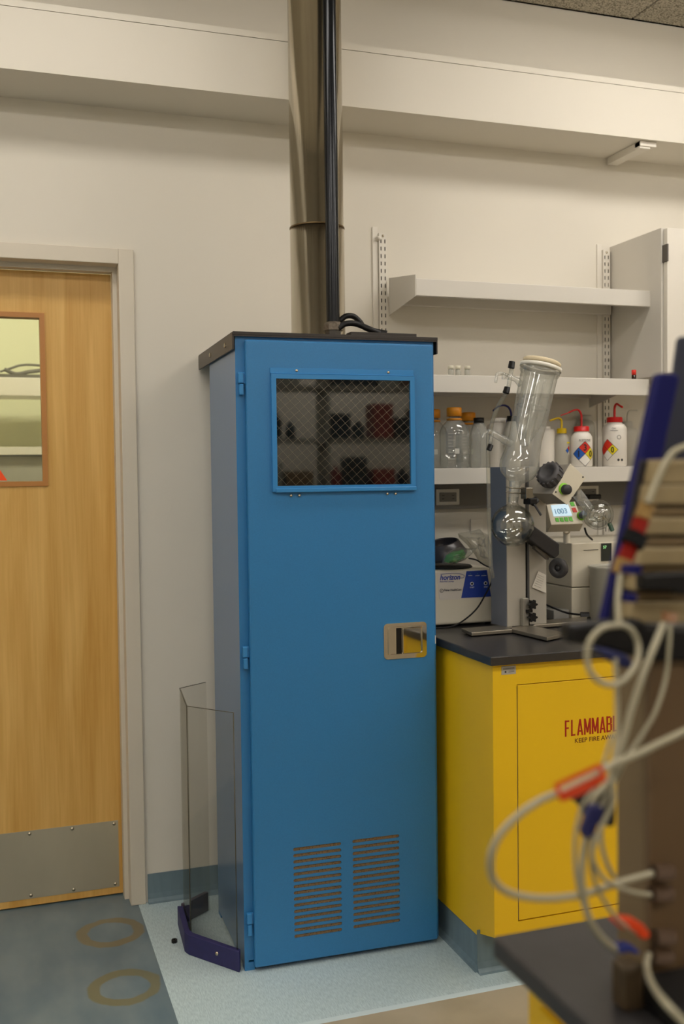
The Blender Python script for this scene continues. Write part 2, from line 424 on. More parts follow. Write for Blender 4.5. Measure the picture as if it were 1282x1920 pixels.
m.plate([a, b, c], [inn], lambda u, v, d: V((u, DY+.0165+d, v)), .0008)
s = m.build('warning_sticker', mat('orange_sticker', (250, 84, 22), .5), dr); s['label'] = 'orange warning triangle sticker'
m = MB(); m.box(-.50, .374, DY-.0015, DY, .030, .262, 0)
kp = m.build('kick_plate', BRUSH, dr); kp['label'] = 'brushed steel kick plate'
for i in range(6):
    for z in (.251, .040):
        m = MB(); x = .360-.140*i
        m.lathe([(0, .006), (.002, .005), (.003, 0)], (x, DY-.0015, z), (0, -1, 0), 12); m.build('screw', SCREW, kp)

# ------------------------------------------------------------------ room beyond the door, seen through its pane
m = MB(); m.box(-2.2, 2.2, 5.6, 5.7, 0, CEIL); m.box(-2.3, -2.2, 3.96, 5.7, 0, CEIL); m.box(2.2, 2.3, 3.61, 5.7, 0, CEIL); m.box(-2.3, -2.2, 3.61, 3.96, 0, CEIL)
struct(m.build('wall_beyond', mat('pale_green_wall', (222, 222, 190), .8)))
m = MB(); m.box(-2.2, 2.2, 3.96, 5.6, -.1, 0); struct(m.build('floor_beyond', F_DARK))
m = MB(); m.box(-2.3, 2.3, 3.61, 5.7, CEIL, CEIL+.1); struct(m.build('ceiling_beyond', WALL))
def shelf_slab(name, x0, x1, y0, y1, z0, z1, mt, label):
    m = MB(); m.box(x0, x1, y0, y1, z0, z1, .002); o = m.build(name, mt); rebase(o)
    return tag(o, label, 'shelf')
z1 = at(40, 708, 5.2).z; z2 = at(40, 742, 5.2).z
shelf_slab('wall_shelf', -.7, .9, 5.2, 5.45, z2, z1, WHITE, 'white shelf beyond the door pane with dark clamp stand on it')
z3 = at(40, 838, 5.2).z; z4 = at(40, 853, 5.2).z
shelf_slab('wall_shelf', -.7, .9, 5.2, 5.6, z4, z3, WHITE, 'low white ledge beyond the door pane above the grey panel')
m = MB(); m.box(-.7, .9, 5.23, 5.59, z4-.40, z4-.003, .003)
o = m.build('bench_riser', mat('dull_grey_panel', (170, 166, 154), .6, noise=((9, 9, 9), .1))); rebase(o); tag(o, 'grey riser low beyond the door pane behind the orange triangle', 'riser')
m = MB(); Y = 5.35; zs = z1
m.box(-.3, .5, Y-.01, Y+.01, zs+.005, zs+.03)
m.tube([at(0, 697, Y), at(22, 690, Y), at(38, 685, Y), at(60, 684, Y), at(100, 688, Y)], .006)
m.tube([at(8, 692, Y), at(30, 701, Y), at(55, 697, Y), at(82, 694, Y)], .010)
m.cyl((-.2, Y, zs), (-.2, Y, zs+.1), .012); m.cyl((.4, Y, zs), (.4, Y, zs+.1), .012)
o = m.build('clamp_stand', mat('dark_grey_rod', (96, 92, 82), .5)); rebase(o); tag(o, 'dark grey clamp rods lying on the shelf beyond the door pane', 'clamp stand')

# ------------------------------------------------------------------ ceiling lamps
LM = {}
for (x, y, sx, sy, st) in LAMPS:
    row = 'nearest the long back wall' if y > 2 else 'added for fill over the near bench' if y > 0 else 'added for fill over the opposite bench'
    colm = 'at the door end' if x < -1 else 'above the door and camera line' if x < 1 else 'in line with the shelves' if x < 3 else 'at the far right end'
    t = thing('ceiling_light', 'fluorescent ceiling light %s, %s' % (row, colm), 'light', 'fluorescent ceiling lights', (x, y, CEIL))
    if st not in LM: LM[st] = emis('lit_diffuser', LAMP_COLOR, st)
    m = MB(); m.plate(rect(-sx/2-.03, sx/2+.03, -sy/2-.03, sy/2+.03), [rect(-sx/2, sx/2, -sy/2, sy/2)], lambda u, v, d: V((u, v, -.02+d)), .02); m.build('frame', WHITE, t)
    m = MB(); m.box(-sx/2, sx/2, -sy/2, sy/2, -.055, -.006); m.build('diffuser', LM[st], t)  # hung low as a box so its sides also light the upper walls
t = thing('ceiling_light', 'ceiling light of the room beyond the wooden door', 'light', None, (0, 4.35, CEIL))
m = MB(); m.box(-.6, .6, -.15, .15, -.03, -.001); m.build('diffuser', emis('lit_diffuser_beyond', (1, .93, .72), BEYOND_LAMP), t)

# ================================================================== tall blue cabinet
CW, CH, CD = .612, 1.852, .42
t = thing('storage_cabinet', 'tall blue steel cabinet with wired glass window and louvred door', 'cabinet', None, (.657, 2.872, 0), R(-1.4))
CAB = t
m = MB(); T = .012
m.box(0, T, 0, .002, .012, CH); m.box(CW-T, CW, 0, CD, .012, CH); m.box(T, CW-T, CD-T, CD, .012, CH)
m.box(T, CW-T, 0, CD-T, CH-T, CH); m.box(T, CW-T, 0, CD-T, .012, .012+T)
m.box(T, .034, 0, .004, .03, CH-T); m.box(CW-.034, CW-T, 0, .004, .03, CH-T)
m.box(0, .03, 0, .03, 0, .012)
m.box(CW-.03, CW, .01, .04, 0, .012); m.box(0, .03, CD-.04, CD, 0, .012); m.box(CW-.03, CW, CD-.04, CD, 0, .012)
m.build('cabinet_body', BLUE, t)
m = MB(); m.box(0, T, .002, CD, .012, CH); sp = m.build('side_panel', SIDEP, t); sp['label'] = 'blue side panel, greyed by a painted-in wall reflection'
# door with window opening and slots
def cut_door():
    a = MB(); a.box(.026, .602, -.022, -.001, .014, 1.838, .005, seg=3); o = a.build('door', BLUE)
    c = MB(); c.box(.112, .526, -.05, .05, 1.420, 1.728)
    n = 15
    for (x0, x1) in ((.145, .293), (.328, .478)):
        for k in range(n):
            z = .350 - k*(.350-.0905)/(n-1)
            if x0 > .3: z += .002
            st = stadium(x0, x1, z, .0052)
            c.prism([(u, -.05, v) for u, v in st], (0, .1, 0))
    co_ = c.build('cutter', BLUE)
    md = o.modifiers.new('b', 'BOOLEAN'); md.object = co_; md.operation = 'DIFFERENCE'; md.solver = 'EXACT'
    dg = bpy.context.evaluated_depsgraph_get(); dg.update()
    me = bpy.data.meshes.new_from_object(o.evaluated_get(dg))
    o.modifiers.clear(); o.data = me; bpy.data.objects.remove(co_)
    return o
d = cut_door(); d.parent = t
d['label'] = 'blue louvred door with a window'
m = MB(); m.box(.14, .483, -.0185, -.0178, .08, .36); p = m.build('filter_mesh', PERF, d); p['label'] = 'brown perforated filter behind the louvres'
# window frame, pane, wires
tw = lambda u, v, dd: V((u, -.022-.010+dd, v))
m = MB(); m.plate(rect(.098, .538, 1.403, 1.741), [rect(.112, .524, 1.419, 1.728)], tw, .0105); 
m.box(.106, .540, -.036, -.022, 1.400, 1.412, .002)
f = m.build('window_frame', BLUE2, d)
m = MB(); m.box(.096, .537, -.025, -.022, 1.744, 1.759, .0006); m.box(.097, .537, -.029, -.022, 1.7415, 1.7445, .001)
m.build('top_strip', BLUE2, f)
for x, z in ((.175, 1.752), (.457, 1.752), (.153, 1.391), (.178, 1.391), (.450, 1.391), (.476, 1.391)):
    m = MB(); m.lathe([(0, .0045), (.002, .0042), (.0035, .002), (.0036, 0)], (x, -.0245, z), (0, -1, 0), 12); m.build('screw', SCREW, f)
m = MB(); m.box(.112, .526, -.026, -.021, 1.419, 1.728); g = m.build('pane', WIRED, d); g['label'] = 'dark wired glass pane'
m = MB(); cx, cz, hw, hh = .318, 1.5735, .205, .153
for sgn, ang in ((1, 40), (-1, 47)):
    dx, dz = math.cos(R(ang)), sgn*math.sin(R(ang)); nx, nz = -dz, dx
    k = -22
    while k <= 22:
        off = k*.0195; px_, pz_ = nx*off, nz*off
        # clip the line to the pane
        lo, hi = -9, 9
        for (p0, dd, lim) in ((px_, dx, hw), (pz_, dz, hh)):
            a, b = sorted(((-lim-p0)/dd, (lim-p0)/dd)); lo, hi = max(lo, a), min(hi, b)
        if hi-lo > .01:
            m.tube([(cx+px_+dx*lo, -.0285+(.0015 if sgn > 0 else 0), cz+pz_+dz*lo), (cx+px_+dx*hi, -.0285+(.0015 if sgn > 0 else 0), cz+pz_+dz*hi)], .00026, 5, 0)
        k += 1
w_ = m.build('wire_mesh', mat('pale_wire', (150, 144, 128), .4, metal=.3), g)
# hinges
for z0, z1 in ((1.681, 1.746), (.891, .957), (.108, .175)):
    m = MB(); zc = (z0+z1)/2
    m.box(.006, .021, -.016, 0, zc+.001, z1, .003); m.box(.008, .021, -.016, 0, z0, zc-.001, .003); m.box(.018, .030, -.010, -.004, zc, z1, .001)
    m.build('hinge', BLUE2, t)
# paddle latch
m = MB(); x0, x1, z0_, z1_ = .434, .572, .893, 1.001
tl = lambda u, v, dd: V((u, -.022-.0025+dd, v))
m.plate(rrect(x0, x1, z0_, z1_, .012), [rrect(.450, .557, .907, .987, .005)], tl, .0026)
m.box(.448, .559, -.0235, -.0225, .905, .989)
la = m.build('latch', CHROME, d); la['label'] = 'chrome recessed paddle latch'
m = MB(); m.plate(rrect(.447, .560, .904, .990, .007), [rrect(.4505, .5565, .9075, .9865, .005)], lambda u, v, dd: V((u, -.0285+dd, v)), .005); m.build('rim', CHROME, la)
m = MB(); m.prism([(.492, -.024, 0), (.492, -.031, 0), (.553, -.0275, 0), (.553, -.024, 0)], (0, 0, .0765), .002)
pd = m.build('paddle', CHROME, la); pd.location = (0, 0, .909)
m = MB(); m.box(.474, .491, -.0245, -.0236, .908, .986); m.build('latch_slot', BLACK, la)
m = MB(); m.box(.6035, .6070, -.012, -.0005, .929, .954); m.build('white_tag', WHITE, t)
# cap
m = MB()
m.box(-.008, CW+.010, -.012, .578, CH+.0005, CH+.010, .001)
m.box(-.008, -.004, -.010, .578, CH-.040, CH+.001); 
m.box(CW+.006, CW+.010, -.010, .578, CH-.040, CH+.001)
m.box(-.004, CW+.006, -.012, -.008, CH-.004, CH+.0005)
cp = m.build('top_cap', CAP, t); cp['label'] = 'dark bronze top cap'
m = MB(); m.box(-.0095, -.0081, -.008, .577, CH-.040, CH+.006); sk = m.build('side_flange', CAPSIDE, cp)
for yy in (.09, .34):
    m = MB(); m.lathe([(0, .0075), (.004, .0075), (.0045, .006), (.0045, 0)], (-.0095, yy, CH-.018), (-1, 0, 0), 6, smooth=False); m.build('bolt', SCREW, cp)
ZT = CH+.010
# floor-standing pipes and things on the cap
t = thing('exhaust_duct', 'polished steel exhaust duct rising from the blue cabinet to the ceiling', 'duct', None, (.988, 3.125, ZT))
m = MB()
def ring(m, r, z0, z1): m.lathe([(z0, r), (z1, r)], (0, 0, 0), n=64)
m.lathe([(0, .108), (.004, .108), (.004, .0865), (.004, .0865), (.371, .0865), (.371, .0865), (.371, .085), (.371, .085), (CEIL-ZT-.002, .085)], (0, 0, 0), n=64)
m.build('duct_pipe', STEEL, t)
m = MB(); m.lathe([(.369, .0866), (.369, .0878), (.3735, .0878), (.3735, .0850)], (0, 0, 0), n=64); m.build('joint', mat('weld_joint', (120, 100, 70), .4, metal=.9), t)
m = MB()
for k in range(60):
    z = .01+k*.006; a = R(-68)+random.uniform(-.01, .01)
    m.box(-.001-random.random()*.0008, .001+random.random()*.0008, 0, .0008, z, z+.0055, 0, Matrix.Rotation(a+math.pi/2, 4, 'Z') @ Matrix.Translation((0, -.0870, 0)))
m.build('seam', mat('weld_seam', (128, 110, 84), .4, metal=.8), t)
t = thing('gas_pipe', 'black painted pipe standing in front of the steel duct', 'pipe', None, (.993, 2.99, ZT))
m = MB(); m.lathe([(.04, .0205), (CEIL-ZT-.002, .0205)], (0, 0, 0), n=32); m.build('pipe', BLACKM, t)
m = MB(); m.lathe([(0, .024), (.030, .026)], (0, 0, 0), n=8, smooth=False); m.build('coupling', GREYM, t)
m = MB(); m.lathe([(.030, .026), (.030, .031), (.047, .031), (.052, .027), (.056, .023), (.056, .020)], (0, 0, 0), n=8, smooth=False); m.build('pipe_nut', mat('rusty_nut', (110, 100, 88), .45, metal=.6, noise=((150, 150, 150), .3)), t)
# black foam-covered hoses
t = thing('rubber_hose', 'black rubber hoses looping beside the pipe on the cabinet top', 'hose')
Y = 3.02
m = MB(); m.tube([at(636, 602, Y), at(648, 593, Y), at(662, 593, Y), at(674, 603, Y), at(682, 613, Y), at(700, 620, Y-.03), at(725, 625, Y-.05)], .0088); m.build('upper_loop', BLACK, t)
m = MB(); m.tube([at(634, 616, Y-.05), at(645, 608, Y-.05), at(660, 606, Y-.05), at(676, 610, Y-.05), at(694, 618, Y-.06), at(712, 625, Y-.06)], .0092); m.build('lower_loop', BLACK, t)
foot(t, (1.07, Y, ZT))
m = MB(); p = at(640, 620, 2.885); q = at(781, 626, 2.885)
m.box(p.x+.03, q.x, 2.885, 2.93, ZT+.0005, at(781, 626, 2.885).z, .001); o = m.build('metal_bracket', CAP); rebase(o); tag(o, 'flat dark metal bracket lying on the cap of the blue cabinet', 'bracket')

# ================================================================== clear splash shield standing beside the cabinet
t = thing('splash_shield', 'clear folded acrylic splash shield on navy base bars beside the cabinet', 'shield')
pl = [V((.638, 2.885, 0)), V((.533, 3.065, 0)), V((.543, 3.245, 0)), V((.642, 3.32, 0))]
tops = [.762, .752, .770, .768]
m = MB()
for i in range(3):
    a, b = pl[i], pl[i+1]; n = (b-a).cross(V((0, 0, 1))).normalized()*.0035
    m.prism([a+V((0, 0, .004)), b+V((0, 0, .004)), b+V((0, 0, tops[i+1])), a+V((0, 0, tops[i]))], n)
m.build('clear_panel', ACRYL, t)
m = MB()   # polished edges catch the light
for i in range(3): m.tube([pl[i]+V((0, 0, tops[i])), pl[i+1]+V((0, 0, tops[i+1]))], .0013, 6, 0)
m.tube([pl[0]+V((0, 0, .06)), pl[0]+V((0, 0, tops[0]))], .0014, 6, 0)
m.tube([pl[1]+V((0, 0, .06)), pl[1]+V((0, 0, tops[1]))], .0014, 6, 0)
m.build('panel_edge', mat('dark_acrylic_edge', (84, 78, 60), .3), t)
m = MB(); bp = [V((.640, 2.868, 0)), V((.520, 3.030, 0)), V((.512, 3.055, 0)), V((.524, 3.25, 0))]
inn = [V((.648, 2.886, 0)), V((.537, 3.040, 0)), V((.530, 3.062, 0)), V((.541, 3.245, 0))]
m.prism(bp+inn[::-1], (0, 0, .062), .002)
m.build('base_bar', NAVYF, t)
m = MB(); m.prism([(.546, 3.252, 0), (.640, 3.323, 0), (.630, 3.335, 0), (.538, 3.264, 0)], (0, 0, .062), .001); m.build('rear_bar', mat('purple_grey_bar', (70, 62, 78), .4), t)
m = MB(); c = V((.588, 2.938, .034)); m.lathe([(0, .006), (.003, .005), (.004, 0)], c, (-.8, -.6, 0), 12); m.build('bolt', SCREW, t)
foot(t, (.57, 3.06, 0))
m = MB(); m.lathe([(0, .004), (0, .009), (.010, .009), (.010, .004), (0, .004)], (.493, 3.128, 0), n=6, smooth=False); o = m.build('hex_nut', BLACK); rebase(o); tag(o, 'small black nut lying on the floor beside the splash shield', 'nut')

# ================================================================== slotted standards, shelves, wall cabinet
def standard(x, z0, z1, label, wdt=.030):
    t = thing('shelf_standard', label, 'rail', None, (x, D, z0)); hgt = z1-z0
    m = MB(); cols = [-wdt/2, -.0095, -.0055, .0055, .0095, wdt/2]
    for k in (0, 2, 4): m.box(cols[k], cols[k+1], -.014, -.0125, 0, hgt)
    z = hgt; zz = hgt-.022
    while zz > .02:
        for k in (1, 3): m.box(cols[k], cols[k+1], -.014, -.0125, zz, z)
        z = zz-.014; zz -= .0265
    for k in (1, 3): m.box(cols[k], cols[k+1], -.014, -.0125, 0, z)
    m.box(-wdt/2, -wdt/2+.0015, -.0125, 0, 0, hgt); m.box(wdt/2-.0015, wdt/2, -.0125, 0, 0, hgt)
    m.mi = 1; m.box(-wdt/2+.002, wdt/2-.002, -.004, -.001, .001, hgt-.001)  # dark strip paints in the shade seen through the slots
    m.build('slotted_channel', [WHITE, mat('slot_shade', (60, 55, 48), .8)], t)
    m = MB(); m.lathe([(0, .005), (.002, .004), (.003, 0)], (0, -.014, hgt-.010), (0, -1, 0), 10); m.build('screw', SCREW, t)
    m = MB(); m.box(-wdt/2-.022, -wdt/2-.001, -.006, 0, .0, hgt+.022, .001); m.build('backing_strip', WHITE, t)
    return t
s1 = standard(1.337, 1.40, 2.315, 'white slotted shelf rail beside the duct, partly behind the blue cabinet')
s2 = standard(2.268, 1.02, 2.310, 'white slotted shelf rail beside the white wall cabinet')
m = MB(); m.lathe([(0, .010), (.006, .010), (.012, .005), (.018, .006), (.02, 0)], (-.016, -.006, .895), (-.2, -1, 0), 16); m.build('hook', WHITE, s1)
def shelf(z0, z1, x0, x1, yf, label, endplate):
    t = thing('wall_shelf', label, 'shelf')
    m = MB(); m.box(x0, x1, yf, yf+.016, z0, z1, .002); m.box(x0+.001, x1-.001, yf+.016, D-.016, z1-.016, z1-.001)
    m.box(x0+.02, x1-.02, D-.030, D-.016, z0+.006, z1-.016, .002)
    m.build('shelf_board', WHITE2, t)
    for x in ((x0-.003, x1+.0005) if endplate else (x0+.10, x1-.10)):
        m = MB()
        if endplate: pts = [(x, yf-.001, z0-.002), (x, D-.016, z0-.030), (x, D-.016, z1+.045), (x, yf-.001, z1+.012)]
        else: pts = [(x, yf+.02, z0+.012), (x, D-.016, z0-.03), (x, D-.016, z1-.02), (x, yf+.02, z1-.02)]
        m.prism(pts, (.0025, 0, 0)); m.build('bracket', WHITE2, t)
    return foot(t, ((x0+x1)/2, D-.01, z0))
shelf(2.052, 2.110, 1.360, 2.298, 3.20, 'empty white shelf on the top level, between the duct and wall cabinet', True)
shelf(1.727, 1.787, 1.345, 2.286, 3.20, 'white middle shelf holding three small vials and a red-capped vial', False)
shelf(1.412, 1.467, 1.345, 2.60, 3.20, 'white lowest shelf holding the wash bottles and orange-capped glass bottles', False)
t = thing('wall_cabinet', 'white wall cabinet at the right end of the shelves', 'cabinet')
m = MB(); m.box(2.291, 3.05, 3.135, D-.001, 1.795, 2.325, .001); m.build('cabinet_body', WHITE2, t)
m = MB(); m.box(2.300, 2.66, 3.112, 3.133, 1.800, 2.320, .0015); dd = m.build('door', WHITE, t)
m = MB(); m.box(2.295, 2.301, 3.105, 3.135, 2.20, 2.262, .001); m.build('hinge', GREYM, dd)
m = MB(); m.box(2.664, 3.045, 3.112, 3.133, 1.800, 2.320, .0015); m.build('door', WHITE, t)
foot(t, (2.67, 3.3, 1.795))
# small bracket under the bulkhead
t = thing('cable_bracket', 'small white angled bracket fixed under the bulkhead at the right', 'bracket')
m = MB(); m.prism([(2.275, D-.01, zb-.001), (2.320, D-.01, zb-.001), (2.320, 3.24, zb-.001), (2.275, 3.24, zb-.001)], (0, 0, -.026), .001)
m.prism([(2.275, 3.27, zb-.001), (2.345, 3.27, zb-.001), (2.345, 3.236, zb-.001), (2.275, 3.236, zb-.001)], (0, 0, -.018), .001)
m.build('bracket_arm', WHITE, t); foot(t, (2.3, 3.35, zb))
# surface raceway and outlets
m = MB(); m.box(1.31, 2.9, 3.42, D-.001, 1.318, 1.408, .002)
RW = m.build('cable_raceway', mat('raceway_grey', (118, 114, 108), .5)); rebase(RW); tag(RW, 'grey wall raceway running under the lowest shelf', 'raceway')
def outlet(x, z, label, dark=True):
    t = thing('power_outlet', label, 'outlet')
    m = MB(); m.box(x-.047, x+.047, 3.413, 3.4195, z-.029, z+.029, .002); m.build('cover_plate', WHITE, t)
    m = MB()
    m.box(x-.034, x+.034, 3.410, 3.413, z-.017, z+.017, .001); r = m.build('receptacle', mat('grey_socket', (128, 124, 118), .5), t)
    for c in (-.020, .020):
        for k in (-.006, .006):
            m = MB(); m.box(x+c-.0045, x+c+.0045, 3.4093, 3.4102, z+k-.001, z+k+.001); m.build('blade_slot', BLACK, r)
    return foot(t, (x, 3.42, z))
p = at(839, 932, 3.415); outlet(p.x, p.z, 'double power outlet under the lowest shelf beside the blue cabinet')
p = at(1102, 925, 3.415); o2 = outlet(p.x, p.z, 'power outlet behind the glass flask with black plug in it')
m = MB(); P0 = V((p.x, 3.41, p.z-.005))
m.box(p.x-.02, p.x+.035, 3.375, 3.409, p.z-.022, p.z-.004, .004); o = m.build('power_plug', BLACK); rebase(o); tag(o, 'black power plug in the outlet above the glass flask', 'plug')
p = at(893, 988, 3.455)
m = MB(); m.box(p.x-.025, p.x+.025, D-.007, D-.001, p.z-.025, p.z+.03, .002); o = m.build('blank_plate', WHITE); rebase(o); tag(o, 'blank white wall plate behind the centrifuge', 'plate')

# ================================================================== bottles and vials
def bottle(name, x, y, z, prof, body, cap=None, capprof=None, label='', cat='bottle', group=None):
    t = thing(name, label, cat, group, (x, y, z))
    m = MB(); m.lathe(prof, (0, 0, 0), n=36); b = m.build('bottle_body', body, t)
    if capprof:
        m = MB(); m.lathe(capprof, (0, 0, 0), n=28); m.build('cap', cap, t)
    return t, b
ZS = 1.4675
def media(x, y, label, h=.224, r=.052):
    hb = h-.02
    prof = [(0.001, 0), (.001, r-.006), (.006, r), (hb*.62, r), (hb*.72, r*.86), (hb*.82, r*.5), (hb*.86, r*.36), (hb, r*.34)]
    t, b = bottle('media_bottle', x, y, ZS, prof, GLASSH, ORANGE, [(hb-.022, .0245), (hb-.022, .0265), (hb+.006, .0265), (hb+.009, .024), (hb+.009, 0)], label, 'bottle', None)
    m = MB(); m.lathe([(hb-.036, .018), (hb-.036, .027), (hb-.030, .027), (hb-.030, .018)], (0, 0, 0), n=24); m.build('pouring_ring', ORANGE, t)
    m = MB()
    for k in range(10):
        a0 = R(250); z = .02+k*.011
        m.box(-.012, .012 if k % 2 else .0, -.0004, 0, z, z+.0012, 0, Matrix.Rotation(a0+math.pi/2, 4, 'Z') @ Matrix.Translation((-.014, -r-.0003, 0)))
    m.box(-.008, .008, -.0004, 0, .050, .068, 0, Matrix.Rotation(R(-15), 4, 'Z') @ Matrix.Translation((0, -r-.0004, 0)))
    m.build('graduation_marks', mat('white_print', (225, 222, 210), .6), b)
    return t
p = at(852, 874, 3.275); media(p.x, 3.275, 'clear glass bottle with orange cap, front one beside the blue cabinet')
p = at(825, 874, 3.375); media(p.x-.022, 3.385, 'orange-capped glass bottle half hidden behind the blue cabinet edge')
p = at(876, 874, 3.40); media(p.x+.010, 3.410, 'orange-capped glass bottle standing behind the front one', .216, .046)
def simple(x, y, hh, r, neck, body, cap, ch, label, name='reagent_bottle', sq=.80):
    prof = [(0.001, 0), (.001, r-.004), (.005, r), (hh*sq-.015, r), (hh*sq, r*.93), (hh*.90, neck+.003), (hh*.92, neck), (hh-ch*.6, neck)]
    return bottle(name, x, y, ZS, prof, body, cap, [(hh-ch, neck+.001), (hh-ch, neck+.0035), (hh, neck+.0035), (hh, 0)] if cap else None, label)
p = at(898, 875, 3.28); simple(p.x, 3.28, .178, .034, .0155, glass('cloudy_plastic', (.84, .84, .80), (.5, .5, .46), .7, haze=.25), BLACK, .022, 'cloudy plastic bottle with black cap next to the glass bottles', sq=.72)
p = at(934, 875, 3.34); simple(p.x, 3.34, .180, .042, .026, HDPE, HDPE, .016, 'wide white plastic jar behind the clear hose', sq=.86)
p = at(958, 875, 3.29); simple(p.x-.004, 3.275, .185, .030, .014, TRANSL, BLACK, .026, 'plastic bottle with black cap behind the glass condenser', sq=.75)
p = at(1020, 875, 3.33); simple(p.x, 3.33, .150, .040, .020, HDPE, HDPE, .012, 'plain white bottle right of the glass condenser', sq=.93)
p = at(1098, 875, 3.415); simple(p.x+.004, 3.422, .20, .036, .019, TRANSL, TRANSL, .024, 'tall translucent bottle behind the red-capped acetone wash bottle', sq=.84)

def wash(x, y, h, r, body, cap, spout, label, capr=.028, sr=.0040):
    "squeeze bottle; spout is a list of offsets from the cap top"
    t = thing('wash_bottle', label, 'bottle', None, (x, y, ZS))
    m = MB(); m.lathe([(0.001, 0), (.001, r-.004), (.005, r), (h-.030, r), (h-.020, r*.95), (h-.010, r*.78), (h-.006, capr-.003), (h, capr-.003)], (0, 0, 0), n=40); b = m.build('bottle_body', body, t)
    m = MB(); m.lathe([(h-.002, 0), (h-.002, capr), (h+.014, capr), (h+.017, capr-.003), (h+.017, 0)], (0, 0, 0), n=36); c = m.build('cap', cap, t)
    m = MB(); m.tube([V((0, 0, h+.010))+V(q) for q in spout], [sr]*3+[sr*.85]*2+[sr*.5]*9, 10, 6); m.build('spout', cap, t)
    return t, b
def diamond(b, r, zc, s, ang, cols, nums):
    "hazard diamond wrapped on a bottle of radius r, its middle at azimuth ang"
    def P(u, v, e=.0005): 
        a = ang + u/r; return V(((r+e)*math.cos(a), (r+e)*math.sin(a), zc+v))
    def quad(c0, mt, nm):
        m = MB(); q = s/2; N = 6
        for i in range(N):
            for j in range(N):
                vs = []
                for (a_, b_) in ((i, j), (i+1, j), (i+1, j+1), (i, j+1)):
                    aa = (a_/N-.5)*q*.96; bb = (b_/N-.5)*q*.96
                    u = c0[0] + (aa-bb)*.7071; v = c0[1] + (aa+bb)*.7071
                    vs.append(m.bm.verts.new(P(u, v)))
                m.bm.faces.new(vs)
        m.build(nm, mt, b)
    k = s*.5*.7071
    m = MB(); N = 12
    for i in range(N):
        for j in range(N):
            vs = []
            for (a_, b_) in ((i, j), (i+1, j), (i+1, j+1), (i, j+1)):
                aa = (a_/N-.5)*s*1.03; bb = (b_/N-.5)*s*1.03
                vs.append(m.bm.verts.new(P((aa-bb)*.7071, (aa+bb)*.7071, .0003)))
            m.bm.faces.new(vs)
    m.build('diamond_outline', LBLACK, b)
    for (du, dv), mt in zip(((0, k), (-k, 0), (k, 0), (0, -k)), cols):
        if mt: quad((du, dv), mt, 'hazard_diamond')
    for (du, dv), nn in zip(((0, k), (-k, 0), (k, 0)), nums):
        if nn:
            a = ang + du/r; n = V((math.cos(a), math.sin(a), 0)); ux = V((-n.y, n.x, 0))
            o = text(nn, s*.50, b, LBLACK, n*(r+.0012) + V((0, 0, zc+dv-s*.17)), ux, (0, 0, 1), .9, .02, 'hazard_number', 'CENTER')
DR, DB, DYL, DW = mat('diamond_red', (214, 44, 20), .5), mat('diamond_blue', (22, 86, 176), .5), mat('diamond_yellow', (226, 206, 20), .5), mat('diamond_white', (226, 222, 214), .5)
AZ = R(-90-16)
p = at(1090, 875, 3.27)
t, b = wash(p.x, 3.27, .132, .0395, HDPE, REDC, [(0, 0, 0), (0, 0, .03), (-.001, 0, .050), (-.012, -.0, .066), (-.030, 0, .066), (-.055, 0, .056), (-.086, 0, .046)], 'red-capped acetone wash bottle with numbered hazard diamond, red spout bent left')
diamond(b, .0395, .0475, .064, AZ+.05, (DR, DB, DYL, DW), ('3', '1', '0'))
text('ACETONE', .0095, b, LBLACK, V((math.cos(AZ)*.0403, math.sin(AZ)*.0403, .094)), (math.cos(AZ+math.pi/2), math.sin(AZ+math.pi/2), 0), align='CENTER')
m = MB(); m.box(-.022, .022, 0, .0003, .0905, .0912, 0, Matrix.Rotation(AZ+math.pi/2, 4, 'Z') @ Matrix.Translation((0, -.0408, 0))); m.build('label_line', LBLACK, b)
p = at(1152, 875, 3.285)
t, b = wash(p.x, 3.285, .167, .0445, HDPE, REDC, [(0, 0, 0), (0, 0, .022), (0, -.002, .045), (0, -.014, .056), (-.001, -.030, .050), (-.002, -.055, .040)], 'larger red-capped wash bottle at the right with spout facing forward', .029, .0045)
diamond(b, .0445, .062, .056, AZ-.92, (DR, DR, DYL, DW), (None, None, '0'))
AZ2 = AZ+.25
m = MB(); m.box(-.030, -.002, 0, .0003, .132, .1335, 0, Matrix.Rotation(AZ+math.pi/2, 4, 'Z') @ Matrix.Translation((0, -.0452, 0)))
m.lathe([(0, .0075), (.0004, .0075), (.0004, .0064), (0, .0064)], V((math.cos(AZ+.05)*.0447, math.sin(AZ+.05)*.0447, .108)), (math.cos(AZ+.05), math.sin(AZ+.05), 0), 20)
for du in (-.002, .012):
    a = AZ+.05+du/.0445
    m.box(-.004, .004, 0, .0003, -.004, .004, 0, Matrix.Translation((math.cos(a)*.0448, math.sin(a)*.0448, .024)) @ Matrix.Rotation(a+math.pi/2, 4, 'Z') @ Matrix.Rotation(R(45), 4, 'Y'))
m.build('label_print', LBLACK, b)
text('OH', .010, b, LBLACK, V((math.cos(AZ)*.0452-.026, math.sin(AZ)*.0452+.004, .137)), (math.cos(AZ+math.pi/2), math.sin(AZ+math.pi/2), 0))
p = at(1053, 875, 3.30)
t, b = wash(p.x, 3.30, .126, .027, TRANSL, YELC, [(0, 0, 0), (0, 0, .025), (-.002, 0, .038), (-.014, 0, .044), (-.032, 0, .040), (-.05, 0, .034)], 'small yellow-capped wash bottle with bent yellow spout', .018)
diamond(b, .027, .060, .026, AZ+.95, (DR, DB, DYL, DW), (None, None, None))
m = MB(); a = AZ+.8; m.box(-.010, .010, 0, .0003, .086, .092, 0, Matrix.Rotation(a+math.pi/2, 4, 'Z') @ Matrix.Translation((0, -.0276, 0))); m.build('label_stripe', DYL, b)
p = at(1176, 875, 3.40)
